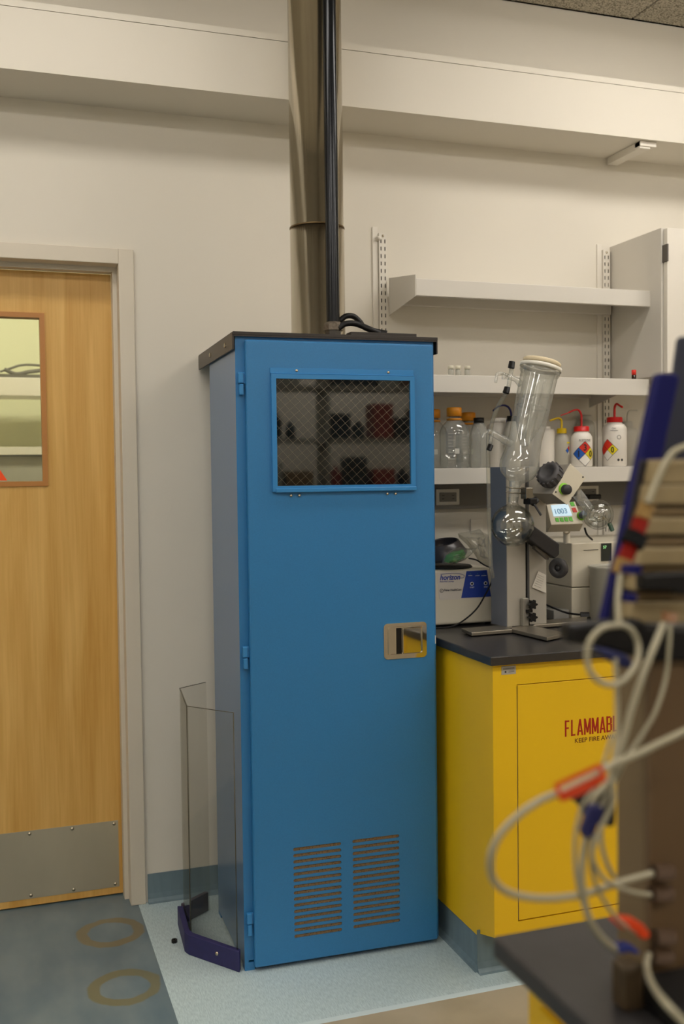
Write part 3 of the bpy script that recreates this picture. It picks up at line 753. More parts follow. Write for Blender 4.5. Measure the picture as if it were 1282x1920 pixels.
t, b = wash(p.x, 3.40, .158, .040, TRANSL, TRANSL, [(0, 0, 0), (0, 0, .03), (.006, 0, .046), (.02, 0, .050), (.045, 0, .050)], 'clear wash bottle with white bent spout behind the larger red-capped one', .020, .003)
p = at(966, 875, 3.36)
t, b = wash(p.x+.01, 3.41, .165, .034, TRANSL, mat('dark_blue_cap', (30, 36, 120), .4), [(0, 0, 0), (0, 0, .030), (-.010, 0, .050), (-.030, 0, .058), (-.055, 0, .052), (-.075, 0, .036)], 'wash bottle with dark blue arched spout behind the condenser', .020)

# vials on the middle shelf
p = at(845, 701, 3.225)
t = thing('sample_vial', 'leftmost of three white-capped vials on the middle shelf', 'vial', 'white-capped vials on the middle shelf', (p.x, 3.225, 1.7875))
m = MB(); m.lathe([(0, 0), (0, .0085), (.001, .0098), (.019, .0098), (.022, .007), (.024, .007)], (0, 0, 0), n=20); m.build('vial_body', glass('cloudy_vial', (.85, .85, .8), (.5, .5, .45), .8, .3), t)
m = MB(); m.lathe([(.022, .0090), (.022, .0100), (.033, .0100), (.034, .009), (.034, 0)], (0, 0, 0), n=20); m.build('cap', mat('ivory_cap', (232, 226, 204), .5), t)
def copy_tree(o, parent=None):
    c = o.copy(); COL.objects.link(c); c.parent = parent
    for ch in list(o.children): copy_tree(ch, c)
    return c
for px_, lb in ((859, 'middle one of three white-capped vials on the middle shelf'), (876, 'rightmost of three white-capped vials on the middle shelf')):
    c = copy_tree(t); q = at(px_, 701, 3.225); c.location = (q.x, 3.225, 1.7875); c['label'] = lb
p = at(1188, 706, 3.235)
t = thing('sample_vial', 'small dark brown vial with a red cap below the wall cabinet', 'vial', None, (p.x, 3.235, 1.7875))
m = MB(); m.lathe([(0, 0), (0, .0085), (.016, .0085), (.018, .006), (.02, .006)], (0, 0, 0), n=20); m.build('vial_body', mat('brown_glass', (44, 26, 12), .15), t)
m = MB(); m.lathe([(.018, .0075), (.018, .0085), (.036, .0085), (.037, 0)], (0, 0, 0), n=20); m.build('cap', mat('bright_red_cap', (224, 40, 22), .4), t)

# ================================================================== counter and the yellow flammables cabinet
CZ = .940
m = MB(); m.box(1.285, 3.3, 2.522, D-.001, CZ-.026, CZ, .003); o = m.build('worktop', TOP); rebase(o); tag(o, 'black epoxy worktop on the yellow flammables cabinet', 'worktop')
t = thing('flammables_cabinet', 'yellow steel flammables cabinet under the black worktop', 'cabinet')
m = MB(); YF = 2.540
m.box(1.300, 1.303, YF+.094, D-.001, .10, CZ-.027); m.box(1.300, 1.303, YF, YF+.094, .140, CZ-.027); m.prism([(1.300, YF, .140), (1.300, YF+.094, .112), (1.300, YF+.094, .14)], (.003, 0, 0))
tf = lambda u, v, d: V((u, YF+d, v))
m.plate(rect(1.303, 2.05, .140, CZ-.027), [rect(1.375, 1.975, .175, .853)], tf, .02)
m.box(2.047, 2.05, YF+.02, D-.001, .14, CZ-.027); m.box(1.303, 2.047, YF+.02, D-.002, .14, .145); m.box(1.303, 2.047, D-.006, D-.002, .145, CZ-.027)
m.build('cabinet_body', YEL, t)
m = MB(); m.box(1.374, 1.976, YF+.012, YF+.016, .174, .854); m.build('door_gap', YELDK, t)
m = MB(); m.box(1.3775, 1.972, YF-.0005, YF+.011, .1785, .8505, .001); dd = m.build('door', YEL, t)
for z in [.18+.0225*k for k in range(30)]: pass
m = MB(); m.cyl((1.3755, YF+.001, .18), (1.3755, YF+.001, .848), .0014, 8); m.build('hinge', mat('dark_hinge', (92, 60, 16), .5), dd)
def block_letters(word, x, y, z, h, k, mt, parent, name):
    "condensed bold capitals made of straight strokes"
    W = .0074*k
    shp = {'F': (.0165, [((0, 0), (0, 1)), ((0, .94), (1, .94)), ((0, .52), (.85, .52))]), 'L': (.0155, [((0, 0), (0, 1)), ((0, .06), (1, .06))]),
           'A': (.0205, [((0, 0), (.5, 1)), ((1, 0), (.5, 1)), ((.2, .26), (.8, .26))]), 'M': (.0240, [((0, 0), (0, 1)), ((1, 0), (1, 1)), ((.04, .97), (.5, .12)), ((.96, .97), (.5, .12))]),
           'B': (.0180, [((0, 0), (0, 1)), ((0, .94), (.8, .94)), ((0, .52), (.85, .52)), ((0, .06), (.85, .06)), ((.95, .54), (.95, .90)), ((1, .10), (1, .50))]),
           'E': (.0160, [((0, 0), (0, 1)), ((0, .94), (1, .94)), ((0, .52), (.9, .52)), ((0, .06), (1, .06))])}
    m = MB(); e = 0
    for ch in word:
        w_, st = shp[ch]; w_ *= k
        for (a0, b0), (a1, b1) in st:
            p = V((x+a0*w_, y-e, z+b0*h)); q = V((x+a1*w_, y-e, z+b1*h)); e += .00003
            if abs(p.z-q.z) < 1e-6: o = V((0, 0, W*.42)); m.prism([p-V((W/2, 0, 0))-o, q-o, q+o, p-V((W/2, 0, 0))+o], (0, .0004, 0))
            else: o = V((W/2, 0, 0)); m.prism([p-o, p+o, q+o, q-o], (0, .0004, 0))
        x += w_ + W + .0052*k*.72
    return m.build(name, mt, parent)
block_letters('FLAMMABLE', 1.531, YF-.0006, .690, .047, .735, RED, dd, 'lettering')
text('KEEP FIRE AWAY', .0185, dd, mat('brown_print', (110, 58, 14), .5), (1.560, YF-.0008, .669), sx=1.05, bold=.01)
m = MB(); m.box(1.327, 1.372, YF-.0008, YF, .884, .908); lb = m.build('rating_label', mat('silver_label', (172, 168, 158), .45), t); lb['label'] = 'small silver label below the worktop'
m = MB()
for k in range(3): m.box(1.332, 1.367, YF-.0011, YF-.0008, .902-.002*k, .9028-.002*k)
m.box(1.337, 1.342, YF-.0011, YF-.0008, .889, .894)
for k in range(2): m.box(1.349, 1.367, YF-.0011, YF-.0008, .893-.003*k, .8938-.003*k)
m.build('label_print', LBLACK, lb)
m = MB(); m.box(1.306, 2.05, YF+.092, D-.004, 0, .110)
bs = m.build('plinth', BASEB, t)
m = MB(); cove(m, 1.306, D-.01, 1.306, YF+.092, -1, 0, .105); cove(m, 1.290, YF+.092, 2.05, YF+.092, 0, -1, .125); m.build('cove_base', BASEB, bs)
foot(t, (1.67, 3.0, 0))
t = thing('base_cabinet', 'plain white base cabinet under the far end of the worktop', 'cabinet')
m = MB(); m.box(2.052, 3.28, YF+.01, D-.002, .09, CZ-.027, .002); m.box(2.06, 3.27, YF+.09, D-.01, 0, .09); m.build('cabinet_body', WHITE2, t)
for x0 in (2.06, 2.672):
    m = MB(); m.box(x0, x0+.6, YF-.008, YF+.0095, .1, CZ-.035, .002); dd = m.build('door', WHITE2, t)
    m = MB(); m.tube([(x0+.05, YF-.008, .8), (x0+.05, YF-.03, .8), (x0+.05, YF-.03, .7), (x0+.05, YF-.008, .7)], .004, 8, 0); m.build('handle', GREYM, dd)
foot(t, (2.66, 3.0, 0))
# latch keeper on the worktop end
m = MB(); p = at(817, 1200, 2.88)
# ================================================================== centrifuge
YC = 3.065
t = thing('centrifuge', 'small white benchtop centrifuge with blue and white front panel', 'centrifuge')
XA, XB, ZB, ZC = 1.330, 1.597, CZ+.008, 1.128
m = MB()
pts = [(XA, YC+.004, ZB), (XB, YC+.004, ZB), (XB-.006, YC+.02, ZC), (XA+.006, YC+.02, ZC)]
m.box(XA, XB, YC, 3.40, ZB, ZC, .010, seg=3)
for v in m.bm.verts:
    f = (v.co.z-ZB)/(ZC-ZB); v.co.x += (-1 if v.co.x > 1.46 else 1)*.010*f*f; v.co.y += .012*f if v.co.y < 3.2 else 0
m.build('housing', OFFW, t)
for x in (XA+.03, XB-.03):
    for y in (YC+.03, 3.37):
        m = MB(); m.cyl((x, y, CZ), (x, y, ZB+.002), .010); m.build('rubber_foot', BLACK, t)
def cf(x, y): 
    p = at(x, y, YC+.006); return p
lean = V((0, .012, ZC-ZB)).normalized()
def pf(x, y, e=.0008):
    p = at(x, y, YC+.007); f = (p.z-ZB)/(ZC-ZB); p = at(x, y, YC+.012*f-e); return p
m = MB(); m.prism([pf(818.3, 1073), pf(913, 1068), pf(921, 1121), pf(826, 1125), pf(823.5, 1121)], (0, .0006, 0)); fp = m.build('front_panel', mat('panel_white', (214, 206, 196), .4), t)
m = MB(); m.prism([pf(874.5, 1071, .0014), pf(912.5, 1069, .0014), pf(920.5, 1118.5, .0014), pf(864.5, 1121.5, .0014)], (0, .0006, 0)); m.build('blue_field', mat('panel_blue', (30, 60, 150), .4), fp)
ink = mat('blue_ink', (52, 74, 160), .5)
uxx = (pf(880, 1085)-pf(824, 1087)).normalized()
text('horizon', .0235, fp, ink, pf(824.3, 1087.5, .0018), uxx, lean, 1.0, .03, shear=.25)
text('Model 642E Centrifuge', .0062, fp, ink, pf(824.5, 1092, .0018), uxx, lean, .88)
m = MB(); m.tube([pf(826, 1077, .002), pf(845, 1074.8, .002), pf(862, 1075.8, .002), pf(870, 1079, .002), pf(868, 1083, .002), pf(862, 1084, .002)], .0007, 6); m.build('swoosh', ink, fp)
dk = mat('dark_ink', (50, 50, 66), .5)
text('Fisher HealthCare', .0098, fp, dk, pf(832.5, 1108.5, .0018), uxx, lean, .86, .015)
m = MB(); c = pf(827.6, 1107.8, .0016); m.lathe([(0, .0064), (.0005, .0064), (.0005, .0052), (0, .0052)], c, (0, -1, 0), 24); m.build('round_logo', dk, fp)
text('F', .007, fp, dk, pf(826.3, 1109.8, .0018), uxx, lean, 1, .02)
lw_ = mat('panel_lettering', (214, 214, 220), .5)
for x, s in ((881.5, 'POWER'), (895, 'LOCKED'), (907, 'RUNNING')):
    text(s, .0042, fp, lw_, pf(x, 1080, .0022), uxx, lean, .95, .02, align='CENTER')
    m = MB(); m.lathe([(0, .0010), (.0004, .0009), (.0004, 0)], pf(x, 1075.5, .0016), (0, -1, 0), 10); m.build('indicator', GREEN, fp)
for x, y, s in ((884.5, 1094.5, 'START'), (910, 1093.5, 'STOP')):
    m = MB(); m.lathe([(0, .0065), (.0014, .0062), (.0014, .0040), (0, .0040)], pf(x, y, .0016), (0, -1, 0), 20); bt = m.build('button', lw_, fp)
    m = MB(); m.lathe([(0, .0040), (.0012, .0038), (.0012, 0)], pf(x, y, .0016), (0, -1, 0), 20); m.build('button_centre', BLACK, bt)
    text(s, .0062, fp, lw_, pf(x+.5, y+8, .0022), uxx, lean, .9, .02, align='CENTER')
# lid parts on top
m = MB(); m.lathe([(0, 0), (0, .088), (.004, .090), (.009, .086), (.009, 0)], (1.452, 3.18, ZC-.001), n=40); m.build('lid_seal', BLACK, t)
foot(t, (1.46, 3.23, CZ))
t = thing('rotor_bowl', 'dark round bowl tipped over on top of the centrifuge', 'bowl')
ax = V((.30, -.30, .90)); ax = V((.34, -.20, -.92)); P = at(826, 1013, 3.17)
m = MB(); axx = V((-.22, -.10, 1)).normalized(); P = at(833, 1044, 3.20)
m.lathe([(0, .000), (0, .076), (.006, .080), (.012, .079), (.052, .058), (.054, .054), (.050, .052), (.012, .072), (.006, .0)], P, axx, 44)
m.build('bowl_shell', mat('dark_grey_plastic', (58, 54, 56), .3), t); foot(t, (P.x, P.y, ZC+.009))
t = thing('plastic_bag', 'clear plastic bag with green contents on top of the centrifuge', 'bag')
def crumple(name, pts, seed, mt, parent, amp=.008, thick=.02):
    random.seed(seed); m = MB(); c = sum((V(p) for p in pts), V())/len(pts); n = len(pts); ringsN = 5
    rows = []
    for side in (-1, 1):
        rr = []
        for k in range(ringsN+1):
            f = k/ringsN; row = []
            for p in pts:
                q = V(p).lerp(c, f); q = q + V((0, side*thick*(1-(1-f)**2)**.5 if f > 0 else 0, 0)) + V((random.uniform(-amp, amp), random.uniform(-amp, amp)*.7, random.uniform(-amp, amp)))*(1 if 0 < f < 1 else .0)
                row.append(q)
            rr.append(row)
        for k in range(ringsN):
            for i in range(n):
                j = (i+1) % n
                A, B, C_, D_ = rr[k][i], rr[k][j], rr[k+1][j], rr[k+1][i]
                vs = [m.bm.verts.new(q) for q in ((A, B, C_, D_) if k < ringsN-1 else (A, B, rr[k+1][0]))]
                try: f_ = m.bm.faces.new(vs)
                except ValueError: pass
    bmesh.ops.remove_doubles(m.bm, verts=m.bm.verts, dist=1e-5)
    return m.build(name, mt, parent)
Yb = 3.06
gp = [at(*q, Yb) for q in ((829, 1056), (833, 1040), (846, 1032), (866, 1026), (880, 1029), (895, 1027), (884, 1039), (872, 1050), (852, 1057), (838, 1060))]
BAGM = glass('bag_film', (.90, .90, .86), (.5, .5, .46), 1.6, .10)
crumple('bag_film', gp, 3, BAGM, t, .006, .030)
gi = [at(*q, Yb) for q in ((833, 1053), (836, 1042), (850, 1036), (866, 1030), (872, 1036), (870, 1046), (852, 1054), (840, 1056))]
crumple('green_contents', gi, 5, mat('green_plastic', (52, 150, 60), .4), t, .006, .022)
foot(t, (1.47, Yb, ZC+.009))
t = thing('plastic_bag', 'crumpled empty clear bag standing behind the green one', 'bag')
gq = [at(*q, 3.33) for q in ((858, 1000), (880, 996), (899, 992), (905, 998), (916, 1003), (920, 1030), (925, 1060), (924, 1072), (905, 1058), (890, 1040), (876, 1022))]
crumple('bag_film', gq, 11, glass('grey_bag_film', (.80, .79, .74), (.45, .44, .4), 1.4, .22), t, .012, .02)
foot(t, (1.66, 3.33, ZC))
# black cord of the centrifuge
m = MB(); Y = YC-.02
m.tube([at(879, 1047, 3.12), at(893, 1050, 3.06), at(907, 1059, 3.03), at(921, 1066, 3.0), at(924, 1078, 2.99), at(921, 1092, 3.0), at(908, 1118, 3.02), at(892, 1143, 3.03), at(868, 1164, 3.03), at(845, 1175, 3.02), at(820, 1177, 3.02), at(800, 1177, 3.04)], .0026, 8)
o = m.build('electric_cable', BLACK); rebase(o); tag(o, 'thin black cord hanging across the front of the white centrifuge', 'cord')

# ================================================================== rotary evaporator
t = thing('rotary_evaporator', 'rotary evaporator with grey column, glass condenser and round flasks', 'evaporator')
L_, F_, R_ = V((1.548, 3.000, 0)), V((1.546, 2.914, 0)), V((1.700, 2.936, 0)); B_ = R_ + (L_-F_)
FZ = .955; CT = 1.468
fx = (R_-F_).normalized(); fy = V((-fx.y, fx.x, 0))
def col(u, v, z): return F_ + fx*u + fy*v + V((0, 0, z))
W_ = (R_-F_).length
SL0, SL1 = .072, .088
m = MB()
for (u0, u1, v0) in ((0, SL0, .002), (SL1, W_, .002), (SL0, SL1, .02)):
    m.prism([col(u0, v0, FZ), col(u1, v0, FZ), col(u1, .086, FZ), col(u0, .086, FZ)], (0, 0, CT-FZ))
cb = m.build('column', GREY, t)
m = MB(); m.prism([col(-.001, 0, FZ), col(SL0, 0, FZ), col(SL0, .002, FZ), col(-.001, .002, FZ)], (0, 0, CT-FZ)); m.prism([col(SL1, 0, FZ), col(W_, 0, FZ), col(W_, .002, FZ), col(SL1, .002, FZ)], (0, 0, CT-FZ)); m.build('front_cover', mat('pale_grey_paint', (170, 164, 152), .4), cb)
m = MB(); m.prism([col(-.003, .002, FZ), col(-.003, .086, FZ), col(0, .086, FZ), col(0, .002, FZ)], (0, 0, CT-FZ)); m.build('side_cover', BLGREY, cb)
m = MB(); m.prism([col(SL0, .014, FZ), col(SL1, .014, FZ), col(SL1, .0195, FZ), col(SL0, .0195, FZ)], (0, 0, .27)); m.build('lift_slot', BLACK, cb)
# feet
for pts in ([(865, 1178), (884, 1186), (960, 1180), (960, 1170)], [(953, 1178), (1025, 1195), (1063, 1187), (985, 1170)], [(1000, 1172), (1100, 1164), (1100, 1156), (1010, 1163)]):
    q = [atz(x, y, FZ) for x, y in pts]
    m = MB(); m.prism([p-V((0, 0, .011)) for p in q], (0, 0, .011), .0015); m.build('foot_bar', mat('brushed_foot_steel', (150, 142, 128), .35, metal=.75), t)
for p in ((1.40, 2.885), (1.60, 2.73), (1.69, 2.95), (1.85, 2.98)):
    m = MB(); m.cyl((p[0], p[1], CZ), (p[0], p[1], FZ-.010), .008); m.build('rubber_foot', BLACK, t)
# clamp on slide
YK = 2.905
p0, p1 = at(979, 1122, YK), at(990, 1173, YK)
m = MB(); m.box(p0.x, p1.x, YK-.004, YK+.012, p1.z, p0.z, .001); m.build('slide_block', mat('aluminium', (170, 166, 156), .35, metal=.6), t)
for y in (1133, 1157):
    c = at(996, y, YK-.010); m = MB()
    m.lathe([(0, .006), (.012, .006)], c+V((0, .014, 0)), (0, -1, 0), 12)
    pr = []
    for k in range(36):
        a = 2*math.pi*k/36; r = .0135+.0030*math.cos(6*a); pr.append(c+V((r*math.cos(a), 0, r*math.sin(a))))
    m.prism(pr, (0, -.014, 0), .001); m.build('star_knob', BLACK, t)
m = MB(); m.box(at(984, 1144, YK).x, at(995, 1144, YK).x, YK-.012, YK, at(990, 1148, YK).z, at(990, 1142, YK).z); m.build('slide_spacer', BLACK, t)
# paper label
m = MB(); YP = 2.921
q = [at(1009, 1071, YP+.004), at(1023.5, 1078, YP+.006), at(1023.5, 1112, YP+.006), at(997, 1101, YP+.002)]
m.prism(q, (0, -.0006, 0)); lb = m.build('paper_label', mat('paper', (222, 216, 204), .7), t)
m = MB()
for k in range(6):
    a = at(1008-1.4*k, 1077+4*k, YP+.001); b = at(1020-1.2*k, 1082.5+4*k, YP+.001)
    m.tube([a, b], .0005, 4, 0)
m.build('label_print', mat('faint_print', (140, 136, 128), .7), lb)
# drive head: tilted housing pushed back from its face plate
YH = 2.80
face = [at(1068, 870, YH), at(1096, 896.5, YH), at(1062, 946, YH), at(1035, 926, YH)]
m = MB(); m.prism(face, (0, .165, 0), .002); hd = m.build('drive_head', mat('head_housing', (160, 154, 144), .42), t)
m = MB(); c = sum(face, V())/4; m.prism([c+(p-c)*1.02+V((0, -.004, 0)) for p in face], (0, .0035, 0), .001); fp2 = m.build('face_plate', OFFW, hd)
for (x, y) in ((1092.5, 894.5), (1041.5, 922.5), (1073, 933)):
    m = MB(); m.lathe([(0, .003), (.0015, .003), (.002, 0)], at(x, y, YH-.004), (0, -1, 0), 10); m.build('screw', GREYM, fp2)
m = MB(); c = at(1056.5, 916.5, YH-.004); m.lathe([(0, .0185), (.004, .0175), (.004, 0)], c, (0, -1, 0), 28); kb = m.build('knob_ring', mat('lime_ring', (130, 196, 40), .5), hd)
m = MB(); c = at(1059, 918, YH-.006); m.lathe([(0, .0165), (.016, .0155), (.018, .014), (.018, 0)], c, (0, -1, 0), 28); m.build('speed_knob', mat('dark_knob', (42, 42, 46), .45), kb)
# ribbed gland
ga = (at(985, 857, 2.86)-at(1035, 895, 2.86)).normalized(); ga = (ga+V((0, -.42, 0))).normalized()
gc = at(1037, 897, 2.84)
m = MB(); m.lathe([(0, 0), (0, .036), (.010, .041), (.012, .041), (.034, .039), (.040, .035), (.042, .024), (.030, .022), (.030, 0)], gc, ga, 40); gl_ = m.build('gland_nut', mat('gland_grey', (74, 72, 74), .5), hd)
m = MB(); q = V((0, 0, 1)).rotation_difference(ga)
for k in range(16):
    a = 2*math.pi*k/16; c = V((.0405*math.cos(a), .0405*math.sin(a), 0))
    m.box(-.003, .003, -.0035, .0035, .012, .036, .001, Matrix.Translation(gc) @ q.to_matrix().to_4x4() @ Matrix.Rotation(a, 4, 'Z') @ Matrix.Translation((.0395, 0, 0)))
m.build('gland_ribs', mat('gland_rib_grey', (84, 82, 84), .5), gl_)
# condenser
T0 = at(1013, 692, 2.83); T1 = at(977, 856, 2.83); axd = (T1-T0).normalized(); L = (T1-T0).length
m = MB()
m.lathe([(-.004, .0625), (.006, .0625), (.012, .058), (.030, .058), (.12, .056), (.18, .0545), (.225, .052), (.27, .055), (L+.004, .058), (L+.020, .061), (L+.042, .060), (L+.062, .050), (L+.075, .034), (L+.082, .021), (L+.092, .0165), (L+.118, .0155)], T0, axd, 56)
m.lathe([(.005, .061), (.010, .0635), (.016, .061)], T0, axd, 56)
cn = m.build('condenser', GLASSH, t)
m = MB(); m.lathe([(.0, .050), (.03, .047), (.13, .044), (.175, .040), (.215, .026), (.245, .012), (.255, 0)], T0, axd, 40)
m.lathe([(.120, .044), (.123, .0475), (.126, .044)], T0, axd, 40)
m.build('cold_finger', GLASSH, cn)
m = MB(); m.tube([T0+axd*.02+V((-.016, -.01, 0)), T0+axd*.225+V((-.006, -.01, 0))], .0035, 10, 0); m.build('inner_tube', GLASSH, cn)
m = MB(); m.lathe([(-.010, .0630), (-.010, .0655), (.001, .0655), (.001, .0630), (-.010, .0630)], T0, axd, 56); m.build('white_collar', mat('ptfe_white', (232, 228, 216), .5), cn)
m = MB(); m.lathe([(-.012, 0), (-.012, .056), (-.016, .060), (-.024, .060), (-.027, .056), (-.027, .020), (-.030, .018), (-.030, 0)][::-1], T0, axd, 48); m.build('lid', mat('cream_lid', (224, 208, 174), .55), cn)
m = MB(); m.tube([at(1010, 822, 2.77), at(1000, 822, 2.77)], .0035, 8, 0)
# lower adapter, receiving flask
N0 = at(965, 902, 2.83); N1 = at(962, 942, 2.83)
m = MB(); m.lathe([(0, .0175), ((N1-N0).length*.5, .0165), ((N1-N0).length, .0150)], N0, N1-N0, 28); m.build('ground_joint', GLASSH, cn)
fc = at(960.5, 985, 2.83); fr_ = .0665
m = MB(); prof = [(-fr_*math.cos(R(k*10)), fr_*math.sin(R(k*10))) for k in range(0, 17)] + [(fr_*.985, .017), (fr_+.014, .0155), (fr_+.022, .0165)]
m.lathe(prof, fc, (.03, 0, 1), 48); m.build('receiving_flask', GLASS, t)
m = MB(); r_ = .064
m.lathe([(-r_*math.cos(R(k*10)), r_*math.sin(R(k*10))) for k in range(0, 17)], fc, (0, 0, 1), 40)
m.build('flask_inner_wall', GLASS, t)
# spring clamp
m = MB()
for y, dy in ((916, 0), (925, 0)):
    m.tube([at(948, y-3, 2.795), at(960, y-1, 2.785), at(975, y, 2.795), at(992, y+1, 2.81)], .0022, 8)
m.box(at(976, 0, 2.80).x, at(990, 0, 2.80).x, 2.785, 2.82, at(980, 936, 2.795).z, at(980, 914, 2.795).z, .003)
m.build('joint_clamp', mat('clamp_steel', (140, 134, 122), .25, metal=1), t)
m = MB(); m.box(at(984, 0, 2.79).x, at(998, 0, 2.79).x, 2.775, 2.82, at(990, 946, 2.79).z, at(990, 934, 2.79).z, .003)
m.cyl(at(996, 944, 2.79), at(1006, 936, 2.79), .011); m.cyl(at(1001, 945, 2.77), at(1014, 966, 2.77), .0035); m.build('clamp_lever', BLACK, t)
# black lift arm below the flask
YA = 2.86
m = MB(); m.prism([at(990, 978, YA), at(1049, 1020, YA), at(1049, 1040, YA), at(1040, 1048, YA), at(991, 1012, YA)], (0, .05, 0), .004)
ar = m.build('lift_arm', mat('black_arm', (36, 34, 36), .4), t)
m = MB(); m.prism([at(1005, 1020, YA+.01), at(1032, 1040, YA+.01), at(1028, 1050, YA+.01), at(1003, 1029, YA+.01)], (0, .02, 0)); m.build('arm_plate', GREYM, ar)
m = MB(); c = at(1043, 1065, YA); m.lathe([(0, 0), (0, .031), (.010, .033), (.016, .031), (.016, .012), (.013, .010), (.013, 0)][::-1], c+V((.012, 0, 0)), (-1, -.55, 0), 36); m.build('arm_disc', mat('dark_disc', (58, 56, 56), .45), ar)
# control panel
YD = 3.0
q = [at(1024, 946, YD), at(1078, 940, YD), at(1093, 982, YD-.03), at(1033, 984, YD-.03)]
nrm = (q[1]-q[0]).cross(q[3]-q[0]).normalized(); 
if nrm.y > 0: nrm = -nrm
m = MB(); m.prism(q, -nrm*.035, .002); m.prism([q[3], q[2], at(1087, 996, YD+.01), at(1026, 998, YD+.01)], (0, .03, 0), .001); cp_ = m.build('control_panel', OFFW, t)
def cpx(u, v, e=.001): return q[0].lerp(q[1], u).lerp(q[3].lerp(q[2], u), v) + nrm*e
m = MB(); m.prism([cpx(.14, .06), cpx(.72, .08), cpx(.74, .62), cpx(.14, .60)], -nrm*.0015); sc_ = m.build('display', emis('lcd_blue', (.22, .56, .78), .5), cp_); sc_['label'] = 'pale blue lit display'
ux_ = (cpx(.7, .5)-cpx(.15, .5)).normalized(); uz_ = (cpx(.4, .1)-cpx(.4, .6)).normalized()
text('1003', .026, sc_, mat('lcd_digits', (86, 132, 160), .5), cpx(.18, .50, .0016), ux_, uz_, 1.0)
for k in range(4):
    u = .17+.145*k; m = MB(); m.prism([cpx(u, .68, .0015), cpx(u+.105, .68, .0015), cpx(u+.105, .88, .0015), cpx(u, .86, .0015)], -nrm*.002); m.build('green_key', GREEN, cp_)
m = MB(); m.prism([cpx(.80, .02, .0015), cpx(.93, .02, .0015), cpx(.94, .20, .0015), cpx(.81, .20, .0015)], -nrm*.002); m.build('green_key', GREEN, cp_)
m = MB(); m.prism([cpx(.80, .28, .0015), cpx(.93, .28, .0015), cpx(.94, .48, .0015), cpx(.81, .48, .0015)], -nrm*.002); m.build('red_key', mat('red_key', (206, 52, 40), .5), cp_)
m = MB(); c = cpx(1.02, .66, .001); m.lathe([(0, .016), (.004, .015), (.004, 0)], c, nrm, 24); kb = m.build('knob_ring', mat('lime_ring_2', (120, 186, 40), .5), cp_)
m = MB(); m.lathe([(0, .0125), (.018, .0115), (.018, 0)], c+nrm*.003, nrm, 24); m.build('dial', mat('blue_grey_dial', (90, 96, 110), .5), kb)
m = MB(); m.cyl(at(1062, 997, 3.06), at(1062, 1016, 3.09), .012); m.build('panel_neck', OFFW, cp_)
m = MB(); m.tube([at(1096, 990, 3.02), at(1100, 1002, 3.03), at(1110, 1012, 3.06)], .0035, 8); m.build('panel_cord', BLACK, cp_)
# vapour duct and evaporating flask
P0 = at(1082, 925, 2.90); P1 = at(1106, 957, 2.86)
m = MB(); m.lathe([(0, .0175), (.02, .0175), ((P1-P0).length, .0150)], P0, P1-P0, 24)
m.build('vapour_tube', glass('frosted_joint', (.88, .88, .86), (.5, .5, .48), 1.6, .22), t)
fc2 = at(1121, 965, 2.86); r2 = .0495
m = MB(); m.lathe([(-r2*math.cos(R(k*10)), r2*math.sin(R(k*10))) for k in range(0, 19)], fc2, (P0-fc2), 40)
m.lathe([(-.042*math.cos(R(k*10)), .042*math.sin(R(k*10))) for k in range(0, 19)], fc2, (P0-fc2), 32)
m.tube([at(1106, 950, 2.86), at(1112, 958, 2.85), at(1108, 968, 2.85), at(1116, 975, 2.85), at(1130, 972, 2.85)], .008, 12)
m.tube([at(1110, 955, 2.83), at(1128, 966, 2.82), at(1145, 985, 2.81)], .005, 10)
m.build('evaporating_flask', GLASS, t)
m = MB(); m.cyl(at(1142, 981, 2.82), at(1148, 995, 2.82), .007, 12); m.build('flask_clip', mat('green_clip', (40, 70, 50), .5), t)
# stopcocks at the left of the condenser
YV = 2.83
m = MB()
m.tube([at(976, 722, YV), at(968, 712, YV), at(950, 706, YV)], [.010, .008, .007, .007], 14)
m.tube([at(959, 690, YV), at(953, 726, YV)], .0065, 12, 0)
m.tube([at(952, 704, YV), at(940, 700, YV), at(933, 700, YV), at(931, 705, YV), at(929, 717, YV)], .0045, 12, 5)
m.tube([at(944, 700, YV), at(944, 711, YV)], .006, 10, 0)
m.build('upper_stopcock', GLASSH, cn)
for (a, b, r) in (((960, 678), (958, 690), .0105), ((951, 726), (948, 737), .0105)):
    m = MB(); m.cyl(at(*a, YV-.004), at(*b, YV-.004), r*.9, 18, r); m.build('screw_cap', BLACK, cn)
m = MB()
m.tube([at(958, 832, YV), at(940, 822, YV), at(922, 812, YV), at(914, 809, YV)], [.0125, .0105, .0085, .007], 14)
m.tube([at(916, 808, YV), at(909, 812, YV), at(904, 821, YV)], .0045, 10)
m.tube([at(922, 812, YV), at(918, 834, YV)], .006, 10, 0)
m.build('lower_stopcock', GLASSH, cn)
m = MB(); m.cyl(at(920, 834, YV-.004), at(916, 844, YV-.004), .0085, 18); m.build('screw_cap', BLACK, cn)
foot(t, (1.62, 2.95, CZ))
# water hose
m = MB(); m.tube([at(948.5, 738, 2.825), at(942, 748, 2.84), at(932, 765, 2.86), at(923, 790, 2.875), at(919.5, 815, 2.885)], .0065, 12)
o = m.build('water_hose', HOSE); rebase(o); tag(o, 'short clear curved hose below the upper black screw cap', 'hose')
m = MB(); m.tube([at(915, 812, 2.885), at(915, 850, 2.885), at(916, 930, 2.885), at(918, 1000, 2.885), at(920, 1060, 2.885), at(924, 1082, 2.90)], .0066, 12)
o = m.build('water_hose', HOSE); rebase(o); tag(o, 'long clear hose hanging straight down past the shelf and centrifuge', 'hose')

